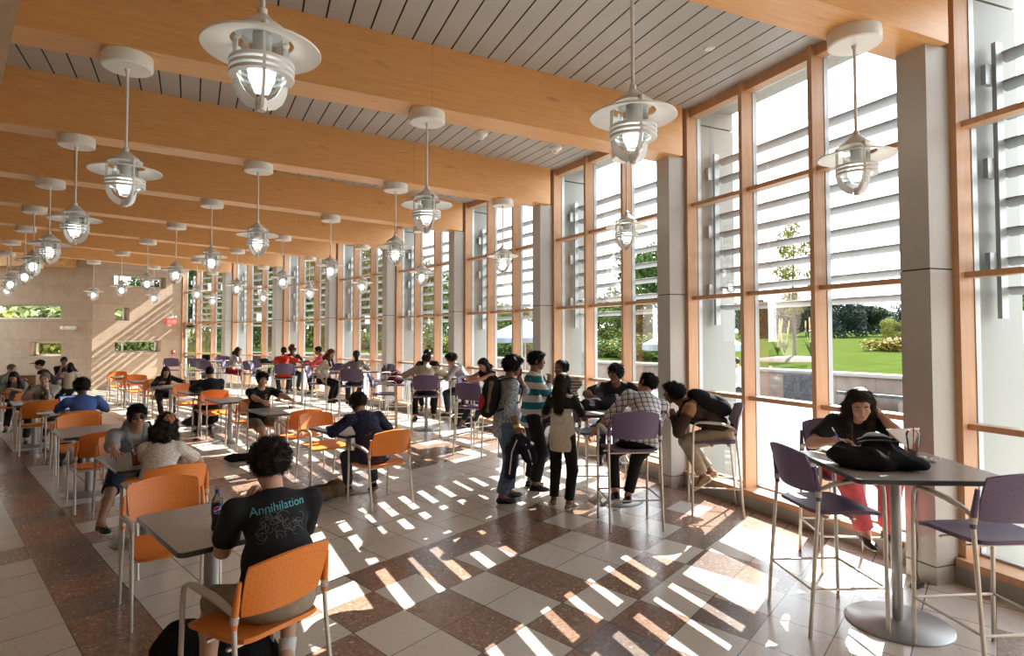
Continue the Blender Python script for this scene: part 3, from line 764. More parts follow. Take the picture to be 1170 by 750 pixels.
# --- orange chairs
oc(-1.31, 3.13, 147, 'orange cafe chair in the foreground under the man in a black printed t-shirt')
oc(-2.36, 4.22, -50, 'empty orange cafe chair across the foreground table from the cola bottle')
oc(-2.90, 5.08, 136, 'orange cafe chair under the woman in a white lace top')
oc(-3.90, 6.20, -46, 'orange cafe chair under the man in sunglasses')
oc(-4.58, 6.75, 134, 'empty orange cafe chair on the near side of the empty grey table at left')
oc(-5.55, 7.82, -47, 'empty orange cafe chair on the far side of the empty grey table at left')
oc(-6.12, 8.52, 134, 'orange cafe chair under the man in a blue t-shirt')
oc(-7.10, 9.62, -46, 'empty orange cafe chair facing the open laptop')
oc(-7.65, 9.80, 134, 'empty orange cafe chair in front of the bald man in a grey shirt')
oc(-8.62, 10.90, -47, 'orange cafe chair under the bald man in a grey shirt')
oc(-10.05, 12.3, -62, 'orange cafe chair under the dark haired woman at the far left')
oc(-1.50, 6.86, 134, 'orange cafe chair under the man in a navy dotted shirt')
oc(-2.46, 7.94, -50, 'empty orange cafe chair across the table from the navy shirted man')
oc(-3.06, 8.70, 132, 'empty orange cafe chair nearest us at the table of the khaki shorts man')
oc(-4.06, 9.76, -48, 'orange cafe chair under the man in a black t-shirt facing us')
oc(-4.46, 10.20, 134, 'empty orange cafe chair left of the bare knees of the man in a black t-shirt')
oc(-5.46, 11.26, -47, 'empty orange cafe chair on the far side of the pale empty table')
oc(-5.80, 11.68, 134, 'orange cafe chair under the broad man in black with a laptop')
oc(-6.80, 12.74, -46, 'empty orange cafe chair with bright seat in front of the writing woman')
oc(-8.08, 14.02, -47, 'orange cafe chair under the writing woman in black')
oc(-8.66, 14.60, 133, 'empty orange cafe chair right behind the writing woman at her left')
oc(-9.62, 15.62, -47, 'empty orange cafe chair on the far side of the nearer sunlit table')
oc(-10.12, 16.08, 133, 'empty orange cafe chair on the near side of the farther sunlit table')
oc(-11.10, 17.12, -47, 'empty orange cafe chair farthest back against the sunlit stone wall')
oc(-10.9, 13.9, -40, 'orange cafe chair beside the capped man by the brown wall')
# low purple chairs by the brown wall
def pc(x, y, d, l): return chair('low_purple', x, y, d, l, 'low purple chairs by the brown wall')
pc(-11.55, 15.25, 120, 'low purple chair under the child by the brown wall')
pc(-12.55, 16.95, -60, 'low purple chair under the dark haired man by the brown wall')
pc(-11.85, 14.95, 200, 'low purple chair under the man in a black cap')
pc(-11.3, 13.4, 0, 'low purple chair under the man in green at the left edge')
ct(-12.3, 15.8, 'cafe table between the capped man and the brown wall', 120)
# --- bar tables and purple stools
bt(2.52, 4.00, -3, 'bar table in the right foreground holding a black handbag and a cup')
bs(2.12, 4.09, 4, 'empty purple bar stool on the left side of the right foreground table')
bs(2.72, 3.52, 95, 'empty purple bar stool at the right edge of the photo, back towards us')
bs(2.74, 5.02, -97, 'purple bar stool under the woman writing at the right')
bt(1.18, 6.95, 10, 'bar table with a black jacket on it where the plaid shirted man sits')
bs(1.17, 6.11, 95, 'purple bar stool under the man in a plaid shirt')
bs(2.16, 6.57, 168, 'purple bar stool under the man bending forward with a black backpack')
bs(.98, 7.12, 0, 'empty purple bar stool behind the long haired standing girl')
bs(1.22, 7.78, -95, 'purple bar stool under the man in a black polo shirt')
bs(.50, 8.02, -120, 'purple bar stool under the bald man in a striped shirt')
bt(.08, 9.50, 20, 'bar table hidden behind the standing men')
bs(-.62, 10.75, -45, 'purple bar stool under the woman in a sleeveless black top')
bs(-.55, 9.6, 60, 'empty purple bar stool just left of the man with the red and black backpack')
bt(-1.72, 12.15, 40, 'bar table where the man in a beige shirt sits with two others')
bs(-1.62, 11.40, 97, 'purple bar stool under the man in a beige shirt')
bs(-1.80, 12.95, -85, 'purple bar stool under the dark shirted man facing the beige shirted man')
bs(-.96, 12.0, 176, 'purple bar stool under the man in a grey shirt in profile')
bs(-2.45, 11.65, 8, 'empty purple bar stool left of the beige shirted man')
bs(-2.62, 13.75, 186, 'purple bar stool holding a maroon backpack')
bt(-3.75, 14.35, 30, 'bar table between the curly haired woman and the woman with a ponytail')
bs(-3.60, 13.58, 103, 'purple bar stool under the woman with a long black ponytail')
bs(-4.52, 14.20, 5, 'purple bar stool under the woman with curly auburn hair')
bs(-3.28, 15.10, -130, 'empty purple bar stool in front of the window column, right of the ponytail')
bs(-4.38, 15.35, -70, 'empty purple bar stool between the curly haired woman and the ponytail')
bt(-5.80, 16.75, 40, 'bar table with a red bag between the men in red and pink')
bs(-6.02, 15.95, 112, 'purple bar stool under the man in a red t-shirt')
bs(-5.08, 16.3, 185, 'purple bar stool under the man in a pink shirt')
bs(-6.35, 17.35, -50, 'purple bar stool under the man with an auburn afro')
bs(-6.95, 16.75, 10, 'empty purple bar stool left of the man in red')
bt(-7.65, 18.45, 40, 'bar table with dark bags right of the girl in a red skirt')
bs(-8.32, 18.0, 12, 'purple bar stool under the girl in a red skirt')
bs(-7.62, 17.72, 112, 'empty purple bar stool right of the girl in a red skirt, back towards us')
bs(-8.95, 17.9, 80, 'empty purple bar stool left of the girl in a red skirt')
bt(-9.75, 20.1, 40, 'empty bar table by the last window bay near the door')
bs(-10.02, 19.35, 110, 'empty purple bar stool in front of the door, back towards us')
bs(-10.98, 19.7, 95, 'empty purple bar stool leftmost, against the stone wall beside the door')
bs(-10.0, 20.95, -60, 'empty purple bar stool on the window side of the table by the door')
# ================================================================== PEOPLE: smooth implicit bodies
def V3(*a): return np.array(a if len(a) > 1 else a[0], float)
def nrm(v): return v/(np.linalg.norm(v)+1e-9)
class Sdf:
    def __init__(self, k=.02): self.p = []; self.k = k; self.noise = None; self.cuts = []
    def rc(self, a, b, ra, rb, cuts=(), k=None, sub=False): self.p.append(('c', V3(a), V3(b), ra, rb, cuts, k, sub)); return self
    def el(self, c, r, M=None, cuts=(), k=None, sub=False): self.p.append(('e', V3(c), np.eye(3) if M is None else M, V3(r), None, cuts, k, sub)); return self
    def chain(self, pts, rs, **kw):
        for i in range(len(pts)-1): self.rc(pts[i], pts[i+1], rs[i], rs[i+1], **kw)
        return self
    def bounds(self):
        lo = V3(9, 9, 9); hi = -lo
        for q in self.p:
            if q[7]: continue
            if q[0] == 'c':
                for c, r in ((q[1], q[3]), (q[2], q[4])): lo = np.minimum(lo, c-r); hi = np.maximum(hi, c+r)
            else:
                e = np.sqrt(((q[2]*q[3])**2).sum(1)); lo = np.minimum(lo, q[1]-e); hi = np.maximum(hi, q[1]+e)
        return lo, hi
    def mesh(self, h):
        lo, hi = self.bounds(); pad = 2.5*h+(self.noise[0] if self.noise else 0); lo = lo-pad; hi = hi+pad
        n = np.ceil((hi-lo)/h).astype(int)+1
        ax = [lo[i]+h*np.arange(n[i]) for i in range(3)]
        F = np.full(n, 1., np.float32)
        for q in self.p:
            k = q[6] if q[6] is not None else self.k; m = k+2.2*h+(self.noise[0] if self.noise else 0)
            if q[0] == 'c': a, b = np.minimum(q[1]-q[3], q[2]-q[4]), np.maximum(q[1]+q[3], q[2]+q[4])
            else: e = np.sqrt(((q[2]*q[3])**2).sum(1)); a, b = q[1]-e, q[1]+e
            i0 = np.clip(np.floor((a-m-lo)/h).astype(int), 0, n); i1 = np.clip(np.ceil((b+m-lo)/h).astype(int)+1, 0, n)
            if (i1 <= i0).any(): continue
            sl = tuple(slice(i0[j], i1[j]) for j in range(3))
            X, Y, Z = np.meshgrid(ax[0][sl[0]], ax[1][sl[1]], ax[2][sl[2]], indexing='ij', sparse=True)
            if q[0] == 'c':
                ba = q[2]-q[1]; L = max(1e-9, ba@ba)
                t_ = np.clip(((X-q[1][0])*ba[0]+(Y-q[1][1])*ba[1]+(Z-q[1][2])*ba[2])/L, 0, 1)
                d = np.sqrt((X-q[1][0]-t_*ba[0])**2+(Y-q[1][1]-t_*ba[1])**2+(Z-q[1][2]-t_*ba[2])**2)-(q[3]+(q[4]-q[3])*t_)
            else:
                M, r = q[2], q[3]; P = [(X-q[1][0])*M[0, j]+(Y-q[1][1])*M[1, j]+(Z-q[1][2])*M[2, j] for j in range(3)]
                k0 = np.sqrt(sum((P[j]/r[j])**2 for j in range(3)))+1e-9; k1 = np.sqrt(sum((P[j]/r[j]**2)**2 for j in range(3)))+1e-9
                d = k0*(k0-1)/k1
            for cp, cn in q[5]:
                d = np.maximum(d, (X-cp[0])*cn[0]+(Y-cp[1])*cn[1]+(Z-cp[2])*cn[2])
            G = F[sl]
            if q[7]: F[sl] = np.maximum(G, -d)
            else:
                hh = np.clip(.5+.5*(G-d)/max(k, 1e-6), 0, 1); F[sl] = G*(1-hh)+d*hh-k*hh*(1-hh)
        X, Y, Z = np.meshgrid(*ax, indexing='ij', sparse=True)
        if self.noise:
            am, fr, sd = self.noise
            F += am*(np.sin(fr*X+sd+2*np.sin(fr*.53*Z))*np.sin(fr*1.1*Y+1.7*sd+1.5*np.sin(fr*.47*X))+.6*np.sin(fr*1.9*Z+sd*2+np.sin(fr*1.3*Y)))
        if getattr(self, 'noise2', None):
            am, fr, sd = self.noise2; F += am*np.abs(np.sin(fr*X+sd+3*np.sin(fr*.31*Y+sd)+2*np.sin(fr*.4*Z)))*np.sin(fr*.23*(Y+Z)+sd)
        for cp, cn in self.cuts: F = np.maximum(F, (X-cp[0])*cn[0]+(Y-cp[1])*cn[1]+(Z-cp[2])*cn[2])
        return surfnet(F, lo, h)
def surfnet(F, lo, h):
    S = F < 0; n = np.array(F.shape)
    c = np.zeros(n-1, np.int8)
    for dx in (0, 1):
        for dy in (0, 1):
            for dz in (0, 1): c += S[dx:n[0]-1+dx, dy:n[1]-1+dy, dz:n[2]-1+dz]
    act = (c > 0) & (c < 8); I = np.argwhere(act)
    if len(I) == 0: return np.zeros((0, 3)), np.zeros((0, 4), int)
    idx = np.full(n-1, -1, int); idx[act] = np.arange(len(I))
    acc = np.zeros((len(I), 3)); cnt = np.zeros(len(I))
    cr = [(a, b, d) for a in (0, 1) for b in (0, 1) for d in (0, 1)]
    for a in cr:
        for ax_ in range(3):
            if a[ax_]: continue
            b = list(a); b[ax_] = 1
            fa = F[I[:, 0]+a[0], I[:, 1]+a[1], I[:, 2]+a[2]]; fb = F[I[:, 0]+b[0], I[:, 1]+b[1], I[:, 2]+b[2]]
            m = (fa < 0) != (fb < 0); t_ = np.where(m, fa/np.where(m, fa-fb, 1), 0)
            p = np.array(a, float)[None].repeat(len(I), 0); p[:, ax_] = t_
            acc[m] += p[m]; cnt[m] += 1
    V = lo+h*(I+acc/cnt[:, None]); Q = []
    for ax_ in range(3):
        u, v = (ax_+1) % 3, (ax_+2) % 3
        sa = [slice(None)]*3; sb = [slice(None)]*3; sa[ax_] = slice(0, -1); sb[ax_] = slice(1, None)
        D = S[tuple(sa)].astype(int)-S[tuple(sb)].astype(int)
        E_ = np.argwhere(D != 0); E_ = E_[(E_[:, u] > 0) & (E_[:, v] > 0) & (E_[:, u] < n[u]-1) & (E_[:, v] < n[v]-1)]
        if not len(E_): continue
        sg = D[E_[:, 0], E_[:, 1], E_[:, 2]] > 0; q = []
        for du, dv in ((-1, -1), (0, -1), (0, 0), (-1, 0)):
            e = E_.copy(); e[:, u] += du; e[:, v] += dv; q.append(idx[e[:, 0], e[:, 1], e[:, 2]])
        q = np.array(q).T; q[~sg] = q[~sg][:, ::-1]; Q.append(q)
    Q = np.concatenate(Q); Q = Q[(Q >= 0).all(1)]; return V, Q
def relax(V, Q, it=1):
    for _ in range(it):
        s = np.zeros_like(V); c = np.zeros(len(V))
        for a, b in ((0, 1), (1, 2), (2, 3), (3, 0)):
            np.add.at(s, Q[:, a], V[Q[:, b]]); np.add.at(s, Q[:, b], V[Q[:, a]]); np.add.at(c, Q[:, a], 1); np.add.at(c, Q[:, b], 1)
        V = V*.4+.6*s/np.maximum(c, 1)[:, None]
    return V
def np_mesh(name, parts, mat):
    vs, fs, o = [], [], 0
    for V, Q in parts: vs.append(V); fs.append(Q+o); o += len(V)
    V = np.concatenate(vs); Q = np.concatenate(fs)
    me = bpy.data.meshes.new(name); me.vertices.add(len(V)); me.vertices.foreach_set('co', V.astype(np.float32).ravel())
    me.loops.add(Q.size); me.loops.foreach_set('vertex_index', Q.astype(np.int32).ravel())
    me.polygons.add(len(Q)); me.polygons.foreach_set('loop_start', np.arange(0, Q.size, 4, dtype=np.int32))
    me.materials.append(MATS[mat]); me.update(calc_edges=True); me.validate()
    me.polygons.foreach_set('use_smooth', [True]*len(me.polygons)); me.update(); return me
def sdf_obj(name, s, h, mat, parent, it=1):
    V, Q = s.mesh(h)
    if not len(V): return None
    return link(name, np_mesh(name, [(relax(V, Q, it), Q)], mat), parent)
def rotm(ax, a):
    return np.array(Matrix.Rotation(a, 3, ax))
def frame(y, up):       # columns: x right, y forward, z up
    y = nrm(V3(y)); x = nrm(np.cross(y, V3(up))); z = np.cross(x, y); return np.stack([x, y, z], 1)
def ik(a, b, l1, l2, pole):
    a, b = V3(a), V3(b); d = b-a; L = np.linalg.norm(d); M = (l1+l2)*.995
    if L > M: b = a+d/L*M; d = b-a; L = M
    u = d/L; x = (l1*l1-l2*l2+L*L)/(2*L); hh = math.sqrt(max(0, l1*l1-x*x)); p = V3(pole)-u*(V3(pole)@u); return a+u*x+nrm(p)*hh, b

def hand_parts(wr, d, palm, side, h, curl=.6, spread=.06, sc_=1.):
    """wrist, pointing direction, palm normal; side=+1 right hand; five fingers of their own, thumb from the side of the palm"""
    d = nrm(V3(d)); nn = V3(palm); nn = nrm(nn-d*(nn@d)); x = np.cross(d, nn)*side      # x: towards the thumb side is -x*...
    s = Sdf(.008); wr = V3(wr); L = .085*sc_
    M = np.stack([x, d, nn], 1)
    s.el(wr+d*.045*sc_, (.040*sc_, .055*sc_, .016*sc_), M); s.rc(wr-d*.03, wr+d*.02, .024*sc_, .024*sc_, k=.02)
    for j, (ox, ln, r) in enumerate(((.030, .072, .0088), (.010, .080, .0092), (-.010, .074, .0088), (-.029, .058, .0078))):
        c = curl*(1+.12*j); p = wr+d*L+x*ox*sc_+nn*.0; dr = nrm(d+x*ox*spread*10)
        pts = [wr+d*.05*sc_+x*ox*.8*sc_, p]; a = c*.5
        for f in (.45, .30, .25):
            dd = dr*math.cos(a)+nn*math.sin(a); p = p+dd*ln*f*sc_; pts.append(p); a += c*.75
        rs = [r*1.15, r*1.1, r, r*.92, r*.78]; s.chain(pts, [q*sc_ for q in rs], k=.004)
    b = wr+d*.022*sc_+x*.030*sc_+nn*.006; t1 = b+(d*.55+x*.72+nn*.30)*.042*sc_; t2 = t1+nrm(d*.85+x*.30+nn*.35)*.034*sc_; t3 = t2+nrm(d*.95+x*.02+nn*.30)*.026*sc_
    s.chain([b, t1, t2, t3], [.014*sc_, .0115*sc_, .0105*sc_, .0085*sc_], k=.006)
    V, Q = s.mesh(h); return relax(V, Q, 1), Q

def head_parts(c, M, s_, h, female=False, ears=True):
    s = Sdf(.018)
    def P(x, y, z): return c+M@(V3(x, y, z)*s_)
    s.el(P(0, -.012, .030), V3(.074, .094, .086)*s_, M); s.el(P(0, .030, -.035), V3(.060, .062, .078)*s_, M)
    s.el(P(0, .062, -.088), V3(.026 if female else .031, .024, .022)*s_, M, k=.025)
    s.rc(P(0, .090, .012), P(0, .108, -.024), .0085*s_, .0125*s_, k=.012); s.el(P(.012, .094, -.028), V3(.009, .010, .008)*s_, M, k=.008); s.el(P(-.012, .094, -.028), V3(.009, .010, .008)*s_, M, k=.008)
    s.rc(P(-.042, .076, .026), P(.042, .076, .026), .011*s_, .011*s_, k=.014)
    for q in (-1, 1):
        s.el(P(q*.031, .094, .008), V3(.017, .012, .011)*s_, M, sub=True); s.el(P(q*.042, .066, -.022), V3(.022, .02, .018)*s_, M, k=.02)
        if ears: s.el(P(q*.077, -.006, -.002), V3(.010, .020, .033)*s_, M@rotm('Z', q*-.35), k=.006)
    s.el(P(0, .093, -.055), V3(.023, .011, .0055)*s_, M, k=.006); s.el(P(0, .091, -.067), V3(.020, .011, .0065)*s_, M, k=.006)
    V, Q = s.mesh(h); return relax(V, Q, 1), Q

def strands(me, V, Q, n, st, Hm, hc, k, near):
    rg_ = np.random.default_rng(len(V)); P = V[Q]
    if st in ('long', 'ponytail', 'long_curly'):
        q_ = (P.mean(1)-hc)@Hm; keep = (q_[:, 1] < .028*k) | (q_[:, 2] > .10*k)
        Q2 = Q[keep]; P = P[keep]
    else: Q2 = Q
    fn = np.cross(P[:, 2]-P[:, 0], P[:, 3]-P[:, 1]); ar = np.linalg.norm(fn, axis=1)+1e-12; fn /= ar[:, None]
    i = rg_.choice(len(Q2), n, p=ar/ar.sum()); w = rg_.dirichlet((1, 1, 1, 1), n); C = (P[i]*w[:, :, None]).sum(1); N = fn[i]; R = rg_.normal(size=(n, 3))
    th = .0021 if near == 2 else .003
    crown = hc+Hm@(V3(0, -.06, .12)*k)
    if st in ('curly', 'afro', 'long_curly', 'bob'):
        T = nrm_rows(R-N*(R*N).sum(1)[:, None]); B = np.cross(N, T); L = rg_.uniform(.016, .034, n)*k; rr_ = rg_.uniform(.004, .008, n)*k; ph = rg_.uniform(0, 6.3, n); steps = 7; pts = []
        for s_ in range(steps):
            t_ = s_/(steps-1); a = ph+t_*7.; pts.append(C-N*.004+N*(L*t_)[:, None]*.75+T*(L*t_*.5)[:, None]+T*(rr_*np.cos(a))[:, None]+B*(rr_*np.sin(a))[:, None])
    else:
        if st in ('long', 'ponytail'): D = V3(0, 0, -1)[None]+R*.12
        else: D = nrm_rows(C-crown)+R*.30
        D = nrm_rows(D-N*(D*N).sum(1)[:, None]*.9); L = rg_.uniform(.03, .06, n)*k*(1.6 if st in ('long', 'ponytail') else .8 if st == 'short' else 1.); lift = .10 if st in ('long', 'ponytail') else .32 if st == 'thick' else .18
        pts = [C-N*.002+D*(L*t_)[:, None]+N*(L*lift*t_*(1.3-t_))[:, None] for t_ in (0, .35, .7, 1.)]
    pts = np.stack(pts, 1); m = pts.shape[1]; U = nrm_rows(np.cross(R, (pts[:, -1]-pts[:, 0]))); W_ = np.cross(U, nrm_rows(pts[:, -1]-pts[:, 0])); vs = []
    for j in range(m):
        tw = th*(1-.75*j/(m-1))
        for a in (0, 2.094, 4.189): vs.append(pts[:, j]+U*tw*math.cos(a)+W_*tw*math.sin(a))
    vs = np.stack(vs, 1); base = np.arange(n)*(3*m); qs = []
    for j in range(m-1):
        for c_ in range(3): qs.append(np.stack([base+3*j+c_, base+3*j+(c_+1) % 3, base+3*j+3+(c_+1) % 3, base+3*j+3+c_], 1))
    mat = me.materials[0].name; bpy.data.meshes.remove(me); return np_mesh('hair', [(V, Q), (vs.reshape(-1, 3), np.concatenate(qs))], mat)
def nrm_rows(a): return a/(np.linalg.norm(a, axis=1)[:, None]+1e-9)
PALETTE = {}
def cloth(name, c, var=.12, rough=.85):
    if name not in MATS: plain(name, c, rough, 0, .25, var, 26.)
    return name
plain('skin_light', (.52, .30, .21), .5, 0, .4, .06, 14.); plain('skin_tan', (.40, .21, .13), .5, 0, .4, .06, 14.)
plain('skin_brown', (.185, .085, .052), .48, 0, .4, .08, 14.); plain('skin_dark', (.10, .046, .03), .45, 0, .4, .08, 14.)
for m, c in (('skin_light', (.52, .30, .21)), ('skin_tan', (.40, .21, .13))): MATS[m].node_tree.nodes['Principled BSDF'].inputs['Subsurface Weight'].default_value = .0
plain('hair_black', (.008, .007, .007), .6, 0, .25, .3, 120.); plain('hair_dark_brown', (.022, .012, .008), .6, 0, .25, .35, 120.)
plain('hair_brown', (.06, .028, .014), .6, 0, .25, .35, 120.); plain('hair_auburn', (.10, .035, .016), .6, 0, .25, .4, 120.); plain('hair_grey_stubble', (.16, .12, .10), .7, 0, .2, .2, 120.)
plain('eye_dark', (.02, .015, .012), .25); plain('eye_white', (.62, .58, .54), .35); plain('lips', (.30, .12, .10), .5)
plain('shoe_white', (.6, .58, .54), .6); plain('sole_brown', (.30, .19, .11), .8)
cloth('tee_black', (.013, .013, .015)); cloth('khaki', (.30, .255, .185)); cloth('hoodie_grey', (.26, .265, .275)); cloth('navy_cloth', (.018, .024, .05)); cloth('denim_blue', (.085, .135, .21), .3)
cloth('denim_dark', (.03, .038, .055), .25); cloth('royal_blue', (.06, .12, .34)); cloth('shirt_grey', (.34, .33, .31)); cloth('sage_green', (.13, .15, .10)); cloth('slate_top', (.20, .24, .25))
cloth('red_cloth', (.60, .045, .018)); cloth('dark_red', (.30, .02, .03)); cloth('pink_cloth', (.55, .09, .12)); cloth('coral_cloth', (.62, .11, .13)); cloth('beige_cloth', (.40, .34, .26)); cloth('cream_cloth', (.58, .54, .46)); cloth('brown_knit', (.045, .03, .024)); cloth('suede_tan', (.25, .13, .06))
cloth('taupe_cloth', (.24, .20, .16)); cloth('mauve_grey', (.30, .28, .30)); cloth('white_cloth', (.62, .61, .60)); cloth('black_trouser', (.012, .011, .012)); cloth('charcoal', (.035, .035, .038))
def banded(name, pick):
    t = NT(name); v = t.coord(); s = t.n('ShaderNodeSeparateXYZ'); t.l(v, s.inputs[0]); pick(t, s, v); t.set(.85, 0, .2); return name
def _teal(t, s, v):
    f = t.math('FRACT', t.math('ADD', t.math('MULTIPLY', s.outputs[2], 6.1), t.math('MULTIPLY', s.outputs[0], .0)))
    t.base(t.ramp(f, [(0, (.015, .15, .19)), (.5, (.56, .54, .50))], 'CONSTANT'))
banded('teal_striped_knit', _teal)
def _fine(t, s, v):
    f = t.math('FRACT', t.math('MULTIPLY', s.outputs[2], 26.)); t.base(t.ramp(f, [(0, (.10, .085, .075)), (.4, (.48, .44, .38))], 'CONSTANT'))
banded('fine_striped_knit', _fine)
def _plaid(t, s, v):
    a = t.math('FRACT', t.math('MULTIPLY', s.outputs[0], 17.)); b = t.math('FRACT', t.math('MULTIPLY', t.math('ADD', s.outputs[2], t.math('MULTIPLY', s.outputs[1], .45)), 17.))
    c = t.ramp(a, [(0, (.62, .62, .62)), (.52, (.035, .045, .10)), (.68, (.62, .62, .62)), (.82, (.20, .22, .30)), (.88, (.62, .62, .62))], 'CONSTANT')
    d = t.ramp(b, [(0, (1, 1, 1)), (.52, (.12, .14, .26)), (.68, (1, 1, 1)), (.82, (.45, .47, .55)), (.88, (1, 1, 1))], 'CONSTANT')
    t.base(t.mix(1., c, d, 'MULTIPLY'))
banded('plaid_shirt', _plaid)
def _print(t, s, v):
    n = t.noise(v, 38., 5, .75); t.base(t.ramp(n, [(.42, (.13, .165, .21)), (.55, (.38, .42, .46))]))
banded('paisley_shirt', _print)
def _lace(t, s, v):
    vo = t.n('ShaderNodeTexVoronoi'); vo.inputs['Scale'].default_value = 75.; t.l(v, vo.inputs['Vector']); t.base(t.ramp(vo.outputs['Distance'], [(.30, (.72, .68, .62)), (.65, (.50, .44, .38))]))
banded('lace_cloth', _lace)
def _dots(t, s, v):
    vo = t.n('ShaderNodeTexVoronoi'); vo.inputs['Scale'].default_value = 38.; t.l(v, vo.inputs['Vector']); t.base(t.ramp(vo.outputs['Distance'], [(.0, (.30, .33, .42)), (.13, (.014, .018, .045))], 'CONSTANT'))
banded('navy_dotted', _dots)

def person(label, x, y, deg, seat=None, lean=0, slump=0, twist=0, size=1., female=False, skin='skin_light', head=(0, 0, 0), hands=None, feet=None, knees=None, elbow=None,
           top='tee_black', sleeve='short', hem=0., bottom='denim_dark', leg='long', shoes='black_plastic', hair=('short', 'hair_black'), near=0, curl=.7, palms=None, group=None, shift=(0, 0), fat=1.08, hip=None, px=0, baggy=1., socks=None, side=0, dirs=None, soles=None):
    """local frame: +y is where the person faces; hands / feet / elbow targets are given in it (metres), R first"""
    o = thing('person', label, 'person', (x, y, 0), deg-90, group)
    k = size*.955; H = 'h'; vox = {0: .018, 1: .012, 2: .009}[near]; hh = {0: .010, 1: .0075, 2: .0055}[near]; hv = {0: .0075, 1: .0052, 2: .004}[near]
    sh = (.158 if female else .185)*k*(.5+.5*fat); hipw = (.085 if not female else .088)*k
    hz = hip if hip is not None else ((seat+.08) if seat is not None else .917*k)
    a_ = rad(deg-90); P = V3(shift[0]+px*math.cos(a_), shift[1]-px*math.sin(a_), hz)
    Ry = rotm('X', -rad(lean)); T0 = rotm('Z', rad(twist))@rotm('Y', rad(side)); B = T0@Ry; u, f, r = B[:, 2], B[:, 1], B[:, 0]
    B2 = T0@rotm('X', -rad(lean+slump)); u2, f2, r2 = B2[:, 2], B2[:, 1], B2[:, 0]
    W = P+u*.20*k; C = W+u2*.20*k; N = C+u2*.135*k; Hm = B2@rotm('X', rad(lean+slump)*.75)@rotm('Z', rad(head[0]))@rotm('X', rad(head[1]))@rotm('Y', rad(head[2]))
    nb = N+u2*.02*k; hc = nb+nrm(u2*.6+Hm[:, 2]*.6)*.135*k+Hm[:, 1]*.022*k
    S = [C+u2*.075*k+r2*sh*q for q in (1, -1)]; G = fat
    # ---- arms
    ua, fa = .285*k, .25*k; EL = []; WR = []; HD = []
    for j, q in enumerate((1, -1)):
        tgt = V3(hands[j]) if hands and hands[j] is not None else P+V3(q*.24*k, .12, .02) if seat is not None else V3(q*.24*k, .04, .80*k)
        pole = V3(elbow[j]) if elbow and elbow[j] is not None else V3(q*.38, -.5, -1.)
        tz = tgt[2]
        if seat is not None and (.765 < tz < .835 or 1.045 < tz < 1.115):       # hands resting on a table top
            tgt = tgt+V3(0, 0, .03)
            if not (elbow and elbow[j] is not None): pole = V3(q*.8, -.25, -.6)
        d = nrm(tgt-S[j]); e, w = ik(S[j], tgt, ua, fa, pole); EL.append(e); WR.append(w)
        HD.append(nrm(V3(dirs[j])) if dirs and dirs[j] is not None else nrm(w-e))
    # ---- legs
    th, sn = .43*k, .41*k; KN = []; AN = []; FD = []
    for j, q in enumerate((1, -1)):
        hp = P+V3(q*hipw, 0, -.01)
        if feet and feet[j] is not None: ft = V3(feet[j][:3]); fdir = feet[j][3] if len(feet[j]) > 3 else 0; pit = feet[j][4] if len(feet[j]) > 4 else 0
        elif seat is not None: ft = V3(q*.12, .40, .0) if seat < .6 else V3(q*.10, .30, .30); fdir = -q*6; pit = 0
        else: ft = V3(q*.10, 0, 0); fdir = -q*10; pit = 0
        an = ft+V3(0, 0, .085*k); pole = V3(knees[j]) if knees and knees[j] is not None else (V3(q*.25, 1, .5))
        e, w = ik(hp, an, th, sn, pole); KN.append((hp, e)); AN.append(w); FD.append(rotm('Z', rad(fdir))@rotm('X', rad(pit)))
    # ---- skin: one continuous body
    s = Sdf(.03*k)
    s.el(P, V3(.150, .105, .11)*k, B); s.el(W, V3(.125, .085, .13)*k, B); s.el(C, V3(.145 if not female else .13, .095, .15)*k, B2)
    s.rc(S[0]-r2*.03, S[1]+r2*.03, .050*k, .050*k); s.rc(N-u2*.05, hc-Hm[:, 2]*.05*k-Hm[:, 1]*.018*k, .060*k if not female else .048*k, .054*k if not female else .045*k)
    am = (.92 if female else 1.)*(.6+.4*G)
    for j in range(2):
        s.rc(S[j], EL[j], .050*k*am, .039*k*am); m_ = EL[j]+(WR[j]-EL[j])*.3; s.rc(EL[j], m_, .038*k*am, .041*k*am); s.rc(m_, WR[j], .041*k*am, .0255*k)
        hp, kn = KN[j]; s.rc(hp, kn, .080*k, .054*k); m_ = kn+(AN[j]-kn)*.32-0; s.rc(kn, m_, .053*k, .054*k); s.rc(m_, AN[j], .054*k, .034*k); s.rc(AN[j], AN[j]+FD[j]@V3(0, .09, -.05)*k, .034*k, .03*k)
    V, Q = s.mesh(vox); parts = [(relax(V, Q, 2), Q)]
    parts.append(head_parts(hc, Hm, k*.98, hh, female))
    for j, q in enumerate((1, -1)):
        pn = V3(palms[j]) if palms and palms[j] is not None else V3(-q*.5, 0, -.8)
        cj = curl[j] if isinstance(curl, (tuple, list)) else curl
        parts.append(hand_parts(WR[j], HD[j], pn, q, hv, cj, sc_=k*(1 if not female else .93)))
    link('body', np_mesh('body', parts, skin), o)
    # ---- face
    def hp_(a, b, c): return hc+Hm@(V3(a, b, c)*k*.98)
    for q in (-1, 1):
        m = MB(); MM = Matrix(Hm.tolist()); m.ball(hp_(q*.031, .078, .008), (.014*k, .011*k, .0085*k), 10, 8, MM); m.cur = 1; m.ball(hp_(q*.031, .0855, .0075), (.0060*k, .005*k, .0066*k), 8, 6, MM); m.build('eye', ['eye_white', 'eye_dark'], o)
        m = MB(); m.tube([hp_(q*.014, .0925, .027), hp_(q*.032, .0905, .032), hp_(q*.050, .079, .027)], [.0032*k, .0042*k, .0022*k], 6); m.build('eyebrow', hair[1] if hair[1] != 'hair_grey_stubble' else 'hair_dark_brown', o)
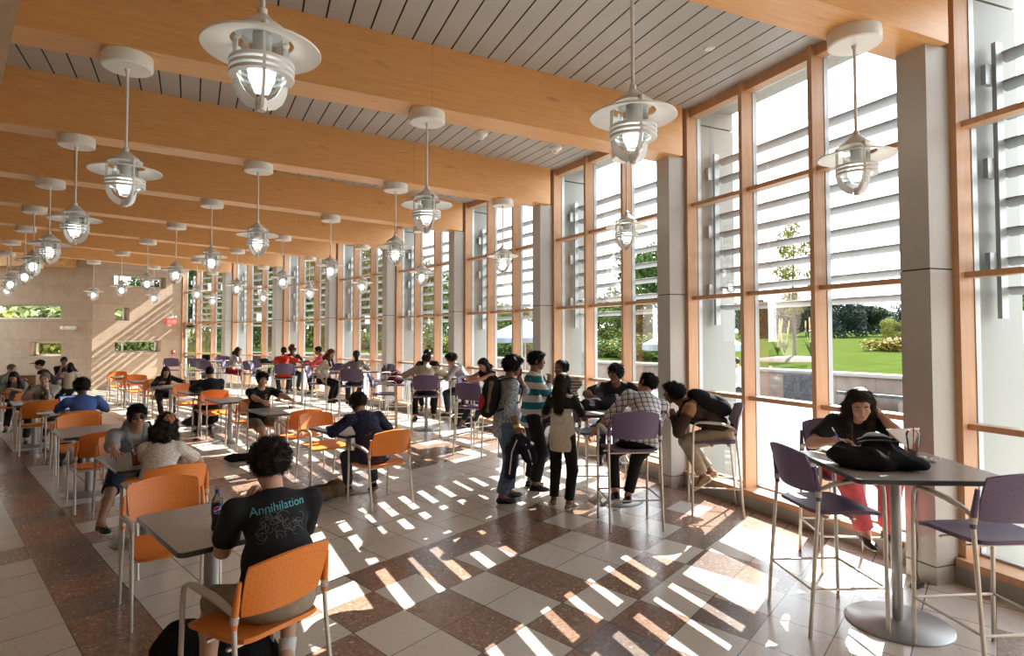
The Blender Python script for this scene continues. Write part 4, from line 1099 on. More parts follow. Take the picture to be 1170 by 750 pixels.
    m = MB(); m.ball(hp_(0, .0955, -.058), (.021*k, .0085*k, .006*k), 10, 6, Matrix(Hm.tolist())); m.build('lips', 'lips' if skin in ('skin_light', 'skin_tan') else skin, o)
    # ---- top
    s = Sdf(.032*k); g = .017*k
    neckcut = ((N+u2*.012*k+f2*.0, nrm(u2*1.+f2*.45)),)
    low = P-u*(.02+hem)*k
    tor = ((low, -u),)
    s.el(P+u*.03, V3(.150*G, .112*G, .17)*k+g, B, cuts=((P-u*(.02+min(hem, .12))*k, -u),) if hem < 0 else tor); s.el(W, V3(.140*G, .102*G, .17)*k+g, B, cuts=tor); s.el(C, V3(.150 if not female else .135, .104, .16)*k+g, B2, cuts=neckcut)
    if fat > 1.05: s.el(P+u*.09+f*.05, V3(.15*G, .13*G, .14)*k, B, cuts=tor)
    if female: 
        for q in (1, -1): s.el(C+r2*q*.062*k+f2*.072*k-u2*.01*k, V3(.062, .058, .060)*k, B2)
    if hem > .03: s.el(P-u*hem*.4*k, V3(.158, .120, .16 if hem < .1 else .30)*k+g, B, cuts=tor+((P+u*.1, u),))
    s.rc(S[0]-r2*.02, S[1]+r2*.02, .054*k+g*.6, .054*k+g*.6, cuts=neckcut)
    for j in range(2):
        a1 = .050*k*am+g*.75
        if sleeve == 'short': d = EL[j]-S[j]; c = S[j]+d*.74; s.rc(S[j], S[j]+d*.85, a1-.006, a1+.006, cuts=((c, nrm(d)),))
        elif sleeve == 'elbow': d = EL[j]-S[j]; s.rc(S[j], EL[j], a1, a1); d2 = WR[j]-EL[j]; s.rc(EL[j], EL[j]+d2*.45, a1*.97, .055*k, cuts=((EL[j]+d2*.32, nrm(d2)),))
        elif sleeve == 'long': s.rc(S[j], EL[j], a1, .041*k*am+g); d2 = WR[j]-EL[j]; s.rc(EL[j], EL[j]+d2*.97, .041*k*am+g, .031*k+g*.5, cuts=((EL[j]+d2*.93, nrm(d2)),))
        elif sleeve == 'none': pass
    s.cuts = []
    sdf_obj('top', s, vox, top, o, 1)
    # ---- bottom
    if bottom:
        s = Sdf(.028*k); g2 = .012*k; wcut = ((P+u*.075*k, u),)
        s.el(P-u*.0, V3(.148*G, .108*G, .12)*k+g2, B, cuts=wcut)
        for j in range(2):
            hp, kn = KN[j]; an = AN[j]
            if leg == 'long':
                s.rc(hp, kn, (.082*k+g2)*(.5+.5*baggy), (.058*k+g2)*baggy); s.rc(kn, kn+(an-kn)*.97, (.058*k+g2)*baggy, (.047*k+g2*.6)*baggy*1.04, cuts=((kn+(an-kn)*.92, nrm(an-kn)),))
            elif leg == 'short':
                s.rc(hp, kn+(kn-hp)*.1, .084*k+g2, .066*k+g2, cuts=((kn-(kn-hp)*.02, nrm(kn-hp)),))
            elif leg == 'skirt':
                s.rc(hp, kn, .095*k+g2, .085*k+g2, cuts=((kn-(kn-hp)*.08, nrm(kn-hp)),), k=.06)
        sdf_obj('trousers' if leg == 'long' else 'shorts' if leg == 'short' else 'skirt', s, vox, bottom, o, 1)
    if socks:
        for j in range(2):
            kn, an = KN[j][1], AN[j]; s = Sdf(.01); d_ = an-kn; s.rc(kn+d_*.72, an+FD[j]@V3(0, .01, -.02), .052*k, .043*k, cuts=((kn+d_*.76, -nrm(d_)),)); sdf_obj('sock', s, vox, socks, o, 1)
    # ---- shoes
    for j, q in enumerate((1, -1)):
        A = AN[j]; F_ = FD[j]; s = Sdf(.015*k)
        def fp(a, b, c): return A+F_@(V3(a, b, c)*k)
        sole = ((fp(0, 0, -.083), -F_[:, 2]),)
        s.el(fp(0, -.012, -.050), V3(.036, .052, .045)*k, F_, cuts=sole); s.el(fp(0, .10, -.060), V3(.044, .085, .034)*k, F_, cuts=sole); s.rc(fp(0, .0, -.01), fp(0, .07, -.045), .036*k, .034*k, cuts=sole+((fp(0, 0, -.005), F_[:, 2]),))
        so_ = sdf_obj('shoe', s, max(.008, vox*.7), shoes, o, 1)
        if soles and so_:
            s2 = Sdf(.01*k); c2 = ((fp(0, 0, -.066), F_[:, 2]), (fp(0, 0, -.088), -F_[:, 2])); s2.el(fp(0, -.01, -.075), V3(.041, .060, .045)*k, F_, cuts=c2); s2.el(fp(0, .10, -.075), V3(.049, .092, .045)*k, F_, cuts=c2)
            sdf_obj('sole', s2, max(.007, vox*.6), soles, so_, 0)
    # ---- hair
    st, hm = hair; hs = Sdf(.02*k); rough_ = {0: .012, 1: .009, 2: .007}[near]
    def face_cut(fx=.052, lo_=-.02): return [(hp_(0, fx, .03), nrm(Hm@V3(0, 1, -.42)))]
    if st in ('short', 'buzz', 'thick'):
        e = {'short': 1.0, 'buzz': .955, 'thick': 1.09}[st]
        hs.el(hp_(0, -.018, .034), V3(.083, .101, .094)*k*e, Hm, cuts=[(hp_(0, .060, .03), nrm(Hm@V3(0, 1, -.50)))]+[(hp_(0, 0, -.045), nrm(Hm@V3(0, .45, -1)))])
        if st != 'buzz': hs.el(hp_(0, .045, .088), V3(.058, .045, .030)*k*e, Hm, k=.02)
        hs.noise = (.0035*e, 95., 1.3) if st != 'buzz' else None
    elif st == 'receding':
        hs.el(hp_(0, -.020, .030), V3(.081, .098, .090)*k, Hm, cuts=[(hp_(0, .020, .03), nrm(Hm@V3(0, 1, -.25))), (hp_(0, 0, -.045), nrm(Hm@V3(0, .45, -1)))])
    elif st in ('curly', 'afro'):
        e = 1.22 if st == 'curly' else 1.34
        hs.el(hp_(0, -.022, .046), V3(.086, .100, .090)*k*e, Hm, cuts=[(hp_(0, .072, .03), nrm(Hm@V3(0, 1, -.55))), (hp_(0, 0, -.065), nrm(Hm@V3(0, .3, -1)))])
        hs.el(hp_(0, .04, .10), V3(.07, .05, .04)*k, Hm); hs.noise = (.0085, 62., .7)
    elif st in ('long', 'long_curly', 'ponytail', 'bob'):
        ec = 1.05 if st != 'long_curly' else 1.16
        hs.el(hp_(0, -.022, .034), V3(.086, .102, .094)*k*ec, Hm, cuts=[(hp_(0, .042, .03), nrm(Hm@V3(0, 1, -.75)))])
        dn = V3(0, 0, -1); bk = -Hm[:, 1]
        if st == 'ponytail':
            a0_ = hp_(0, -.10, .045); hs.rc(a0_, a0_+bk*.05, .03, .035); b_ = a0_+bk*.055; hs.chain([b_, b_+dn*.10+bk*.02, b_+dn*.26-bk*.01, b_+dn*.38-bk*.02], [.036, .042, .036, .012])
        else:
            ln = {'long': .33, 'long_curly': .30, 'bob': .13}[st]*k
            for q in (-1, -.5, 0, .5, 1):
                sd = abs(q) > .8
                a0_ = hp_(q*.064, -.02-.065*(1-abs(q)), .02); m1 = N+r2*q*.085*k+(f2*.015 if sd else -f2*.085)+u2*.03; e1 = a0_*.15+m1*.85+dn*ln*(.55 if sd else .75)+(f2*.075*k if sd else -f2*.03)
                w_ = (.044 if not sd else .032)*k*(1 if st != 'long_curly' else 1.3); hs.chain([a0_, m1, e1], [w_*1.1, w_*1.1, w_*.5])
        hs.noise = (.0025, 90., .4) if st != 'long_curly' else (.010, 55., .9)
        if st == 'bob': hs.noise = (.008, 60., .4)
    if st != 'none':
        V, Q = hs.mesh(rough_); V = relax(V, Q, 1); me = np_mesh('hair', [(V, Q)], hm)
        n = {0: 0, 1: 900, 2: 2400}[near]
        if st == 'buzz': n = 0
        if n: me = strands(me, V, Q, n, st, Hm, hc, k, near)
        link('hair', me, o)
    fr = dict(o=o, hc=hc, Hm=Hm, N=N, C=C, P=P, W=W, u=u, f=f, r=r, u2=u2, f2=f2, r2=r2, S=S, EL=EL, WR=WR, HD=HD, k=k, KN=KN, AN=AN, hp=hp_, B2=B2)
    return fr
def loc(p, deg, w):     # world point -> the local frame of a person standing at p and facing deg
    a = rad(deg-90); dx, dy = w[0]-p[0], w[1]-p[1]; return (dx*math.cos(a)+dy*math.sin(a), -dx*math.sin(a)+dy*math.cos(a), w[2])
def to_world(p, deg, v):
    a = rad(deg-90); return Vector((p[0]+v[0]*math.cos(a)-v[1]*math.sin(a), p[1]+v[0]*math.sin(a)+v[1]*math.cos(a), v[2]))
plain('lime_sole', (.35, .55, .02), .5)
# ================================================================== THE PEOPLE OF THE PHOTO
PPL = {}
def sit(key, label, p, deg, **kw):
    kw.setdefault('seat', .45); kw.setdefault('shift', (0, -.07))
    for n in ('hands', 'feet'):
        if n in kw:
            kw[n] = [None if t_ is None else (loc(p, deg, t_[:3])+tuple(t_[3:])) if kw.get(n+'_world', True) else t_ for t_ in kw[n]]
    kw.pop('hands_world', None); kw.pop('feet_world', None)
    PPL[key] = person(label, p[0], p[1], deg, **kw); PPL[key]['p'] = p; PPL[key]['deg'] = deg; return PPL[key]
def lf(p, deg, *v): w = to_world(p, deg, v); return (w.x, w.y, w.z)
# -- foreground man, back to us
p, d = (-1.31, 3.13), 124
sit('front', 'person in a black t-shirt with teal back print and khaki shorts in the foreground', p, d, lean=5, slump=20, px=.05, head=(8, -10, 0), near=2, size=1.03, fat=1.2, shift=(.06, -.02),
    hands=[(-1.38, 3.47, .90), (-1.50, 3.42, .91)], feet=[(-1.26, 3.43, 0, -10), lf(p, d, -.20, .16, 0)+(12,)], top='tee_black', hem=-.06, bottom='khaki', leg='short', shoes='black_plastic', soles='lime_sole', socks='white_cloth', hair=('curly', 'hair_dark_brown'), skin='skin_light', curl=.9,
    elbow=[(.4, -.2, -1), (-.5, -.2, -1)], dirs=[(-.3, .5, .8), (.35, .5, .8)], palms=[(-.9, -.2, 0), (.9, -.2, 0)])
# -- couple
p, d = (-3.88, 6.17), -46
sit('shades', 'person in sunglasses and a grey hoodie opposite the lace top', p, d, lean=28, slump=10, head=(-4, 4, 4), near=2, skin='skin_tan', top='hoodie_grey', sleeve='elbow', bottom='navy_cloth', leg='short', shoes='black_plastic', soles='shoe_white', hair=('short', 'hair_black'),
    hands=[(-3.52, 5.38, .775), (-3.20, 5.72, .80)], feet=[(-3.62, 5.28, 0, 12), (-3.30, 6.10, 0, -5)], elbow=[(.5, .1, -1), (-.5, -.2, -1)], hem=.04, palms=[(0, 0, -1), (0, 0, -1)], curl=.5)
p, d = (-2.90, 5.08), 106
sit('lace', 'person in a white lace top with a tan flower in dark curly hair', p, d, lean=16, slump=12, px=-.05, head=(6, -14, 3), near=2, size=.93, female=True, fat=1., skin='skin_tan', top='lace_cloth', sleeve='short', bottom='charcoal', leg='long', shoes='black_leather', hair=('bob', 'hair_dark_brown'),
    hands=[(-2.96, 5.50, .80), (-3.12, 5.52, .80)], hem=.05)
# -- navy man
p, d = (-1.50, 6.86), 134
sit('navy', 'person in a navy dotted shirt eating at a low table, seen from behind', p, d, lean=22, slump=12, px=-0.1, head=(4, -20, 0), near=1, skin='skin_light', top='navy_dotted', sleeve='long', bottom='denim_dark', shoes='black_plastic', soles='sole_brown', hair=('thick', 'hair_dark_brown'),
    hands=[(-1.72, 7.38, .80), (-2.06, 7.16, .80)], fat=1.22, feet=[(-1.66, 7.30, .03, -5, -25), (-1.93, 7.16, .03, 10, -25)], hem=.06)
# -- black tee facing us
p, d = (-4.06, 9.76), -48
sit('facing', 'person in a black t-shirt with yellow chest print and khaki shorts, eating', p, d, lean=8, slump=8, head=(-6, -4, 0), near=1, skin='skin_light', top='tee_black', sleeve='short', bottom='khaki', leg='short', shoes='sole_brown', hair=('thick', 'hair_dark_brown'),
    hands=[(-3.80, 9.25, .86), (-3.42, 9.55, .84)], feet=[lf(p, d, .02, .52, 0)+(0,), lf(p, d, -.30, .36, 0)+(-30, -25)], elbow=[(.8, .1, -.6), (-.8, .1, -.6)], hem=.05)
# -- blue tee
p, d = (-6.12, 8.52), 134
sit('blue', 'person in a royal blue t-shirt working at a laptop, back to us', p, d, lean=14, slump=14, px=0.1, head=(0, -14, 0), near=1, skin='skin_dark', fat=1.1, top='royal_blue', sleeve='short', bottom='charcoal', shoes='black_plastic', hair=('curly', 'hair_black'), hands=[(-6.20, 9.02, .78), (-6.55, 8.78, .78)], hem=.05)
# -- writing woman far
p, d = (-8.08, 14.02), -47
sit('writer', 'person with long brown hair in a black top writing at a far low table', p, d, lean=24, slump=14, head=(-8, -18, 6), near=0, size=.95, female=True, fat=1., skin='skin_light', top='charcoal', sleeve='long', bottom='black_trouser', shoes='alarm_red', hair=('long', 'hair_brown'), hands=[(-7.85, 13.50, .79), (-7.45, 13.78, .79)], elbow=[(.8, -.2, -.6), (-.8, -.2, -.6)])
p, d = (-5.80, 11.68), 134
sit('broad', 'broad person in a black t-shirt at a laptop, back to us', p, d, lean=8, slump=12, head=(0, -8, 0), near=0, skin='skin_tan', fat=1.2, top='tee_black', sleeve='elbow', bottom='black_trouser', shoes='black_plastic', hair=('short', 'hair_black'), hands=[(-6.0, 12.2, .78), (-6.32, 11.9, .78)], hem=.06)
p, d = (-8.62, 10.90), -47
sit('bald', 'person with a shaved head in a grey shirt drinking at a left table', p, d, lean=20, slump=14, px=0.18, head=(-14, -4, 0), near=1, skin='skin_light', fat=1.15, top='shirt_grey', sleeve='short', bottom='charcoal', shoes='black_plastic', hair=('buzz', 'hair_grey_stubble'), hands=[lf(p, d, .10, .36, .80), lf(p, d, -.16, .34, .99)], elbow=[(.4, 0, -1), (-.4, .1, -1)], hem=.05)
p, d = (-10.05, 12.3), -62
sit('darkhair', 'person with long black hair in a slate top at the far left, looking down', p, d, lean=26, slump=12, head=(-6, -22, 0), near=0, size=.95, female=True, fat=1., skin='skin_tan', top='slate_top', sleeve='elbow', bottom='black_trouser', shoes='black_leather', hair=('long', 'hair_black'), hands=[(-10.05, 11.70, .79), (-9.75, 11.85, .79)], feet=[lf(p, d, .05, .55, 0)+(0,), lf(p, d, -.08, .52, 0)+(-5,)])
p, d = (-11.3, 13.4), 0
sit('green', 'person in a sage green shirt in profile at the left edge', p, d, lean=20, slump=8, head=(0, -6, 0), near=0, skin='skin_light', top='sage_green', sleeve='long', bottom='charcoal', shoes='black_plastic', hair=('buzz', 'hair_grey_stubble'), hands=[lf(p, d, .15, .40, .80), lf(p, d, -.1, .42, .85)])
p, d = (-11.85, 14.95), 200
sit('cap', 'person in a black baseball cap and black top by the brown wall, turned left', p, d, lean=12, slump=10, px=0.35, head=(14, 0, 0), near=0, skin='skin_light', top='tee_black', sleeve='elbow', bottom='black_trouser', shoes='black_plastic', hair=('short', 'hair_black'))
p, d = (-12.55, 16.95), -60
sit('walldark', 'dark haired person in black against the brown wall beside the child', p, d, lean=14, slump=6, head=(10, -6, 0), near=0, skin='skin_brown', top='tee_black', sleeve='short', bottom='black_trouser', shoes='black_plastic', hair=('thick', 'hair_black'), hands=[lf(p, d, .05, .25, .95), lf(p, d, -.18, .35, .78)])
p, d = (-11.55, 15.25), 120
sit('child', 'small person with dark hair in a cream top by the brown wall', p, d, lean=12, slump=4, px=0.4, head=(20, 0, 0), near=0, size=.86, female=True, fat=1., skin='skin_tan', top='cream_cloth', sleeve='long', bottom='charcoal', shoes='black_plastic', hair=('bob', 'hair_black'))
p, d = (-10.35, 10.75), 10
sit('edge', 'person mostly out of frame at left with one black shoe in view', p, d, lean=0, head=(0, 0, 0), near=0, skin='skin_light', top='charcoal', sleeve='long', bottom='black_trouser', shoes='black_plastic', soles='shoe_white', hair=('short', 'hair_brown'), feet=[lf(p, d, .12, .80, 0)+(0, 10), lf(p, d, -.12, .98, 0)+(0, 12)])
# -- standing group
p, d = (-.08, 6.90), 18
PPL['pack'] = person('standing person in a patterned shirt and jeans wearing a backpack, hand on chin', *p, d, lean=2, slump=6, size=1.0, head=(-4, -6, 0), near=2, skin='skin_brown', top='paisley_shirt', sleeve='elbow', hem=.14, baggy=1.28, bottom='denim_blue', shoes='black_plastic', hair=('thick', 'hair_black'),
    hands=[(.26, .06, .86), (-.06, .19, 1.40)], feet=[(.09, -.07, 0, -8), (-.12, .08, 0, 6)], elbow=[(.6, -.8, -.2), (-.8, .3, -1.)], dirs=[None, (.1, .1, 1)], palms=[(-1, 0, 0), (.5, -1, 0)], curl=[1.1, .9]); PPL['pack'].update(p=p, deg=d)
p, d = (.24, 7.48), 8
PPL['teal'] = person('standing person in a teal and cream striped sweater with one hand raised', *p, d, lean=1, slump=4, size=1.02, head=(-8, -2, 0), near=2, skin='skin_brown', top='teal_striped_knit', sleeve='long', hem=.12, baggy=1.3, bottom='black_trouser', shoes='black_leather', soles='charcoal', hair=('short', 'hair_black'),
    hands=[(.07, .21, 1.28), (-.24, .10, .88)], feet=[(.11, .02, 0, -14), (-.11, .0, 0, 10)], elbow=[(.7, .2, -1), None], dirs=[(.05, .12, 1), None], palms=[(-.8, -.3, 0), None], curl=[1.0, .5]); PPL['teal'].update(p=p, deg=d)
p, d = (.55, 6.67), 62
PPL['girl'] = person('standing person with long dark hair, cream top and black shrug, back to us', *p, d, lean=0, slump=2, size=.885, female=True, fat=1., head=(6, -4, 0), near=2, skin='skin_brown', top='cream_cloth', sleeve='none', hem=.17, baggy=1.05, bottom='black_trouser', shoes='taupe_cloth', soles='shoe_white', hair=('long', 'hair_dark_brown'),
    hands=[(.08, .15, 1.09), (-.09, .15, 1.08)], feet=[(.10, -.06, 0, -22), (-.10, -.0, 0, 30)], elbow=[(.8, -.4, -.6), (-.8, -.4, -.6)]); PPL['girl'].update(p=p, deg=d)
# -- first bar table
B = dict(seat=.755)
p, d = (.50, 8.02), -120
sit('stripe', 'balding person in a fine striped sweater sitting behind the standing group', p, d, lean=14, slump=12, px=0.24, head=(-24, -4, 0), near=1, skin='skin_brown', top='fine_striped_knit', sleeve='long', bottom='denim_dark', shoes='black_leather', hair=('receding', 'hair_black'), feet=[lf(p, d, .1, .30, .30), lf(p, d, -.14, .34, .30)], hands=[lf(p, d, .16, .34, .92), lf(p, d, -.14, .36, .92)], **B)
p, d = (1.22, 7.78), -95
sit('polo', 'person in a black polo shirt facing us behind the bar table, looking left', p, d, lean=22, slump=14, px=0.1, head=(-34, 0, 0), near=1, skin='skin_brown', fat=1.12, top='tee_black', sleeve='short', bottom='black_trouser', shoes='black_leather', hair=('thick', 'hair_black'), hands=[(1.0, 7.26, 1.09), (1.38, 7.26, 1.09)], elbow=[(1, -.2, -.1), (-1, -.2, -.1)], **B)
p, d = (1.17, 6.11), 95
sit('plaid', 'person in a blue and white plaid shirt on a bar stool, back to us', p, d, lean=20, slump=20, px=.08, side=17, head=(28, 4, 10), shift=(.05, -.05), near=2, skin='skin_tan', fat=1.2, top='plaid_shirt', sleeve='elbow', bottom='black_trouser', shoes='black_plastic', hair=('short', 'hair_black'), hands=[(1.42, 6.62, 1.07), (.84, 6.38, .84)], feet=[lf(p, d, .05, .20, .14)+(0, -18), lf(p, d, -.10, .14, .20)+(10, -20)], elbow=[(.9, 0, -.5), (-.6, -.3, -1)], hem=.04, **B)
p, d = (2.16, 6.57), 168
sit('brown', 'person in a brown sweater and khakis bending forward on a stool with a black backpack', p, d, lean=46, slump=16, px=0.06, head=(0, 16, 0), near=2, skin='skin_brown', top='brown_knit', sleeve='long', bottom='khaki', baggy=1.15, shoes='sole_brown', soles='cream_cloth', hair=('thick', 'hair_black'), hands=[(1.76, 6.86, 1.02), (1.76, 6.62, 1.0)], feet=[lf(p, d, .02, .02, .33)+(10, -28), lf(p, d, -.10, .10, .30)+(0, -35)], knees=[(.2, 1, .1), (-.2, 1, .1)], elbow=[(.8, 0, -1), (-.8, 0, -1)], curl=.9, **B)
# -- woman at right
p, d = (2.74, 5.02), -97
sit('right', 'person with long dark hair in a black top and coral trousers writing at the right', p, d, lean=28, slump=18, head=(-14, -14, 6), near=2, size=1.02, female=True, fat=1.18, baggy=1.25, skin='skin_light', top='tee_black', sleeve='short', bottom='coral_cloth', shoes='black_leather', hair=('long', 'hair_dark_brown'),
    hands=[(2.42, 4.52, 1.065), (2.85, 4.70, 1.27)], feet=[lf(p, d, -.02, .32, .28)+(0, -5), lf(p, d, -.22, .24, .28)+(10, -5)], elbow=[(.8, 0, -.6), (-.3, .9, -.55)], dirs=[(-.1, .9, -.25), (.35, -.25, .9)], palms=[(-.6, 0, -.8), (1, -.5, 0)], curl=[1.2, .9], **B)
# -- middle bar table
p, d = (-1.62, 11.40), 97
sit('beige', 'person in a beige long sleeved shirt on a bar stool, back to us', p, d, lean=18, slump=18, head=(0, -8, 0), near=1, skin='skin_light', fat=1.2, top='beige_cloth', sleeve='long', bottom='black_trouser', shoes='black_plastic', hair=('short', 'hair_dark_brown'), hands=[(-1.38, 11.95, 1.08), (-2.0, 11.85, 1.08)], elbow=[(1, -.2, -.4), (-1, -.2, -.4)], feet=[lf(p, d, .14, .30, .25), lf(p, d, -.2, .10, .26)+(30, -25)], **B)
p, d = (-1.80, 12.95), -85
sit('across', 'dark haired person in black facing us across the beige shirted man', p, d, lean=12, slump=8, head=(-10, -10, 0), near=0, skin='skin_tan', top='tee_black', sleeve='short', bottom='black_trouser', shoes='black_plastic', hair=('thick', 'hair_black'), hands=[(-1.95, 12.4, 1.08), (-1.55, 12.4, 1.08)], **B)
p, d = (-.96, 12.0), 176
sit('grey', 'person in a grey shirt in profile reaching over a bar table', p, d, lean=20, slump=12, head=(0, -12, 0), near=1, skin='skin_light', top='mauve_grey', sleeve='elbow', bottom='denim_dark', shoes='black_plastic', soles='shoe_white', hair=('thick', 'hair_black'), hands=[(-1.45, 12.2, 1.08), (-1.40, 11.85, 1.08)], feet=[lf(p, d, .1, .30, .27), lf(p, d, -.12, .28, .27)], **B)
p, d = (-.62, 10.75), -120
sit('sleeveless', 'person with long black hair in a sleeveless black top looking down at a phone', p, d, lean=20, slump=14, px=0.25, head=(-8, -26, 0), near=1, size=.95, female=True, fat=1., skin='skin_tan', top='tee_black', sleeve='none', bottom='denim_dark', shoes='black_leather', hair=('long', 'hair_black'), hands=[lf(p, d, .05, .34, 1.06), lf(p, d, -.06, .36, 1.06)], elbow=[(1, 0, -.5), (-1, 0, -.5)], **B)
# -- further groups
p, d = (-3.60, 13.58), 103
sit('tail', 'person with a long black ponytail and taupe top on a bar stool, back to us', p, d, lean=12, slump=12, px=0.1, head=(4, -4, 0), near=0, size=.95, female=True, fat=1., skin='skin_tan', top='taupe_cloth', sleeve='long', bottom='denim_dark', shoes='black_leather', hair=('ponytail', 'hair_black'), hands=[(-3.4, 14.1, 1.08), (-4.0, 14.0, 1.08)], **B)
p, d = (-4.52, 14.20), -8
sit('curls', 'person with long curly auburn hair in a cream sweater turned towards us', p, d, lean=12, slump=12, px=0.12, head=(-30, -12, 0), near=0, size=.97, female=True, fat=1., skin='skin_light', top='cream_cloth', sleeve='long', bottom='black_trouser', shoes='black_leather', hair=('long_curly', 'hair_auburn'), **B)
p, d = (-6.02, 15.95), 112
sit('red', 'person in a bright red t-shirt on a bar stool, back to us', p, d, lean=14, slump=10, head=(-6, -6, 0), near=0, skin='skin_brown', top='red_cloth', sleeve='short', bottom='denim_dark', shoes='black_plastic', hair=('short', 'hair_black'), hands=[(-5.7, 16.45, 1.08), (-6.2, 16.35, 1.08)], elbow=[(1, 0, -.4), (-1, 0, -.4)], hem=.06, **B)
p, d = (-6.35, 17.35), -50
sit('afro', 'person with a rounded auburn afro facing us behind the man in red', p, d, lean=10, slump=8, head=(-8, -16, 0), near=0, skin='skin_brown', top='charcoal', sleeve='long', bottom='denim_dark', shoes='black_plastic', hair=('afro', 'hair_auburn'), hands=[(-6.1, 16.8, 1.08), (-5.9, 17.0, 1.08)], **B)
p, d = (-5.08, 16.3), 185
sit('pink', 'person in a pink hooded shirt on a bar stool, turned left', p, d, lean=12, slump=8, head=(10, -8, 0), near=0, skin='skin_tan', top='pink_cloth', sleeve='elbow', bottom='black_trouser', shoes='black_plastic', hair=('short', 'hair_black'), hands=[(-5.55, 16.5, 1.08), (-5.5, 16.2, 1.08)], hem=.10, **B)
p, d = (-8.32, 18.0), 12
sit('redskirt', 'person with dark bobbed hair and a red skirt on a far bar stool', p, d, lean=12, slump=12, head=(-6, -16, 0), near=0, size=.94, female=True, fat=1., skin='skin_light', top='shirt_grey', sleeve='short', bottom='dark_red', leg='skirt', shoes='shoe_white', hair=('bob', 'hair_dark_brown'), hands=[lf(p, d, .12, .40, 1.06), lf(p, d, -.1, .42, 1.06)], **B)
p, d = (5.85, 15.62), 150
sit('outside', 'person in a white shirt sitting outside on the terrace beyond the cream fin', p, d, lean=6, slump=6, head=(0, -6, 0), near=0, skin='skin_light', top='white_cloth', sleeve='long', bottom='charcoal', shoes='black_plastic', hair=('short', 'hair_dark_brown'))
# ================================================================== SMALL THINGS
plain('cola', (.02, .008, .005), .08); plain('label_blue', (.012, .05, .33), .35); plain('label_red', (.60, .03, .04), .35); plain('label_white', (.75, .75, .75), .35)
plain('straw_orange', (.75, .14, .02), .4); plain('iced_tea', (.50, .13, .05), .2); plain('iced_coffee', (.45, .30, .2), .3); plain('foil_blue', (.02, .09, .45), .3); plain('food_brown', (.33, .17, .06), .7, var=.3, vscale=40.)
cloth('bag_brown', (.075, .05, .032), .3); cloth('bag_tan', (.16, .115, .07), .25); cloth('bag_maroon', (.10, .012, .035), .4); cloth('bag_red', (.33, .02, .03)); plain('teal_print', (.10, .42, .50), .6); plain('faint_print', (.085, .09, .095), .7); plain('yellow_print', (.70, .42, .03), .6)
plain('pen_blue', (.02, .06, .4), .35); plain('phone_dark', (.02, .02, .025), .2); cloth('navy_jacket', (.012, .014, .03)); plain('basket', (.30, .14, .05), .7); plain('hair_flower', (.42, .20, .09), .6); plain('bottle_yellow', (.55, .45, .08), .3); plain('strap_white', (.6, .6, .6), .6)
def child_of(root, nm): return [c for c in root.children if c.name.split('.')[0] == nm][0]
def project_on(top, pts, faces, origin, right, up, fwd, name, mat, parent, off=.0025):
    """lay flat shapes onto a garment; pts are (x, y) on its surface"""
    bv = BVHTree.FromPolygons([v.co.copy() for v in top.data.vertices], [tuple(p.vertices) for p in top.data.polygons])
    O, R_, U_, F_ = (Vector(tuple(a)) for a in (origin, right, up, fwd)); vs = []
    for x, y in pts:
        q = O+R_*x+U_*y-F_*.5; h = bv.ray_cast(q, F_)[0]
        vs.append((h if h is not None else q+F_*.35)-F_*off)
    me = bpy.data.meshes.new(name); me.from_pydata([tuple(v) for v in vs], [], faces); me.materials.append(MATS[mat]); me.update(); return link(name, me, parent)
def text_pts(s, size):
    c = bpy.data.curves.new('t', 'FONT'); c.body = s; c.size = size; c.align_x = 'CENTER'; c.align_y = 'CENTER'; c.resolution_u = 3
    ob = bpy.data.objects.new('t', c); COL.objects.link(ob); me = bpy.data.meshes.new_from_object(ob.evaluated_get(bpy.context.evaluated_depsgraph_get()))
    P = [(v.co.x, v.co.y) for v in me.vertices]; F = [tuple(p.vertices) for p in me.polygons]; bpy.data.objects.remove(ob); bpy.data.curves.remove(c); bpy.data.meshes.remove(me); return P, F
# print on the foreground shirt
f = PPL['front']; top = child_of(f['o'], 'top'); P_, F_ = text_pts('Annihilation', .066)
P_ = [(x*.86, y+.10*x+.4*x*x) for x, y in P_]
project_on(top, P_, F_, f['C']+f['u2']*.045, f['r2'], f['u2'], f['f2'], 'back_lettering', 'teal_print', f['o'])
pts, fcs = [], []; rp = random.Random(8)
def ribbon(path, w):
    n0 = len(pts)
    for i, (x, y) in enumerate(path):
        a = path[max(0, i-1)]; b = path[min(len(path)-1, i+1)]; dx, dy = b[0]-a[0], b[1]-a[1]; L = math.hypot(dx, dy)+1e-9; pts.append((x-dy/L*w, y+dx/L*w)); pts.append((x+dy/L*w, y-dx/L*w))
    for i in range(len(path)-1): fcs.append((n0+2*i, n0+2*i+1, n0+2*i+3, n0+2*i+2))
for k in range(34):
    cx_, cy_, r_ = rp.uniform(-.10, .11), rp.uniform(-.16, .0), rp.uniform(.012, .045); a0 = rp.uniform(0, 6)
    ribbon([(cx_+r_*(1-.08*j)*math.cos(a0+j*.5), cy_+r_*(1-.08*j)*math.sin(a0+j*.5)) for j in range(10)], .0016)
project_on(top, pts, fcs, f['C']+f['u2']*.03, f['r2'], f['u2'], f['f2'], 'back_print', 'faint_print', f['o'])
f = PPL['facing']; top = child_of(f['o'], 'top'); P_, F_ = text_pts('S', .10)
project_on(top, [(-x, y) for x, y in P_], F_, f['C']-f['r2']*.055+f['u2']*.02, f['r2'], f['u2'], -f['f2'], 'chest_print', 'yellow_print', f['o'])

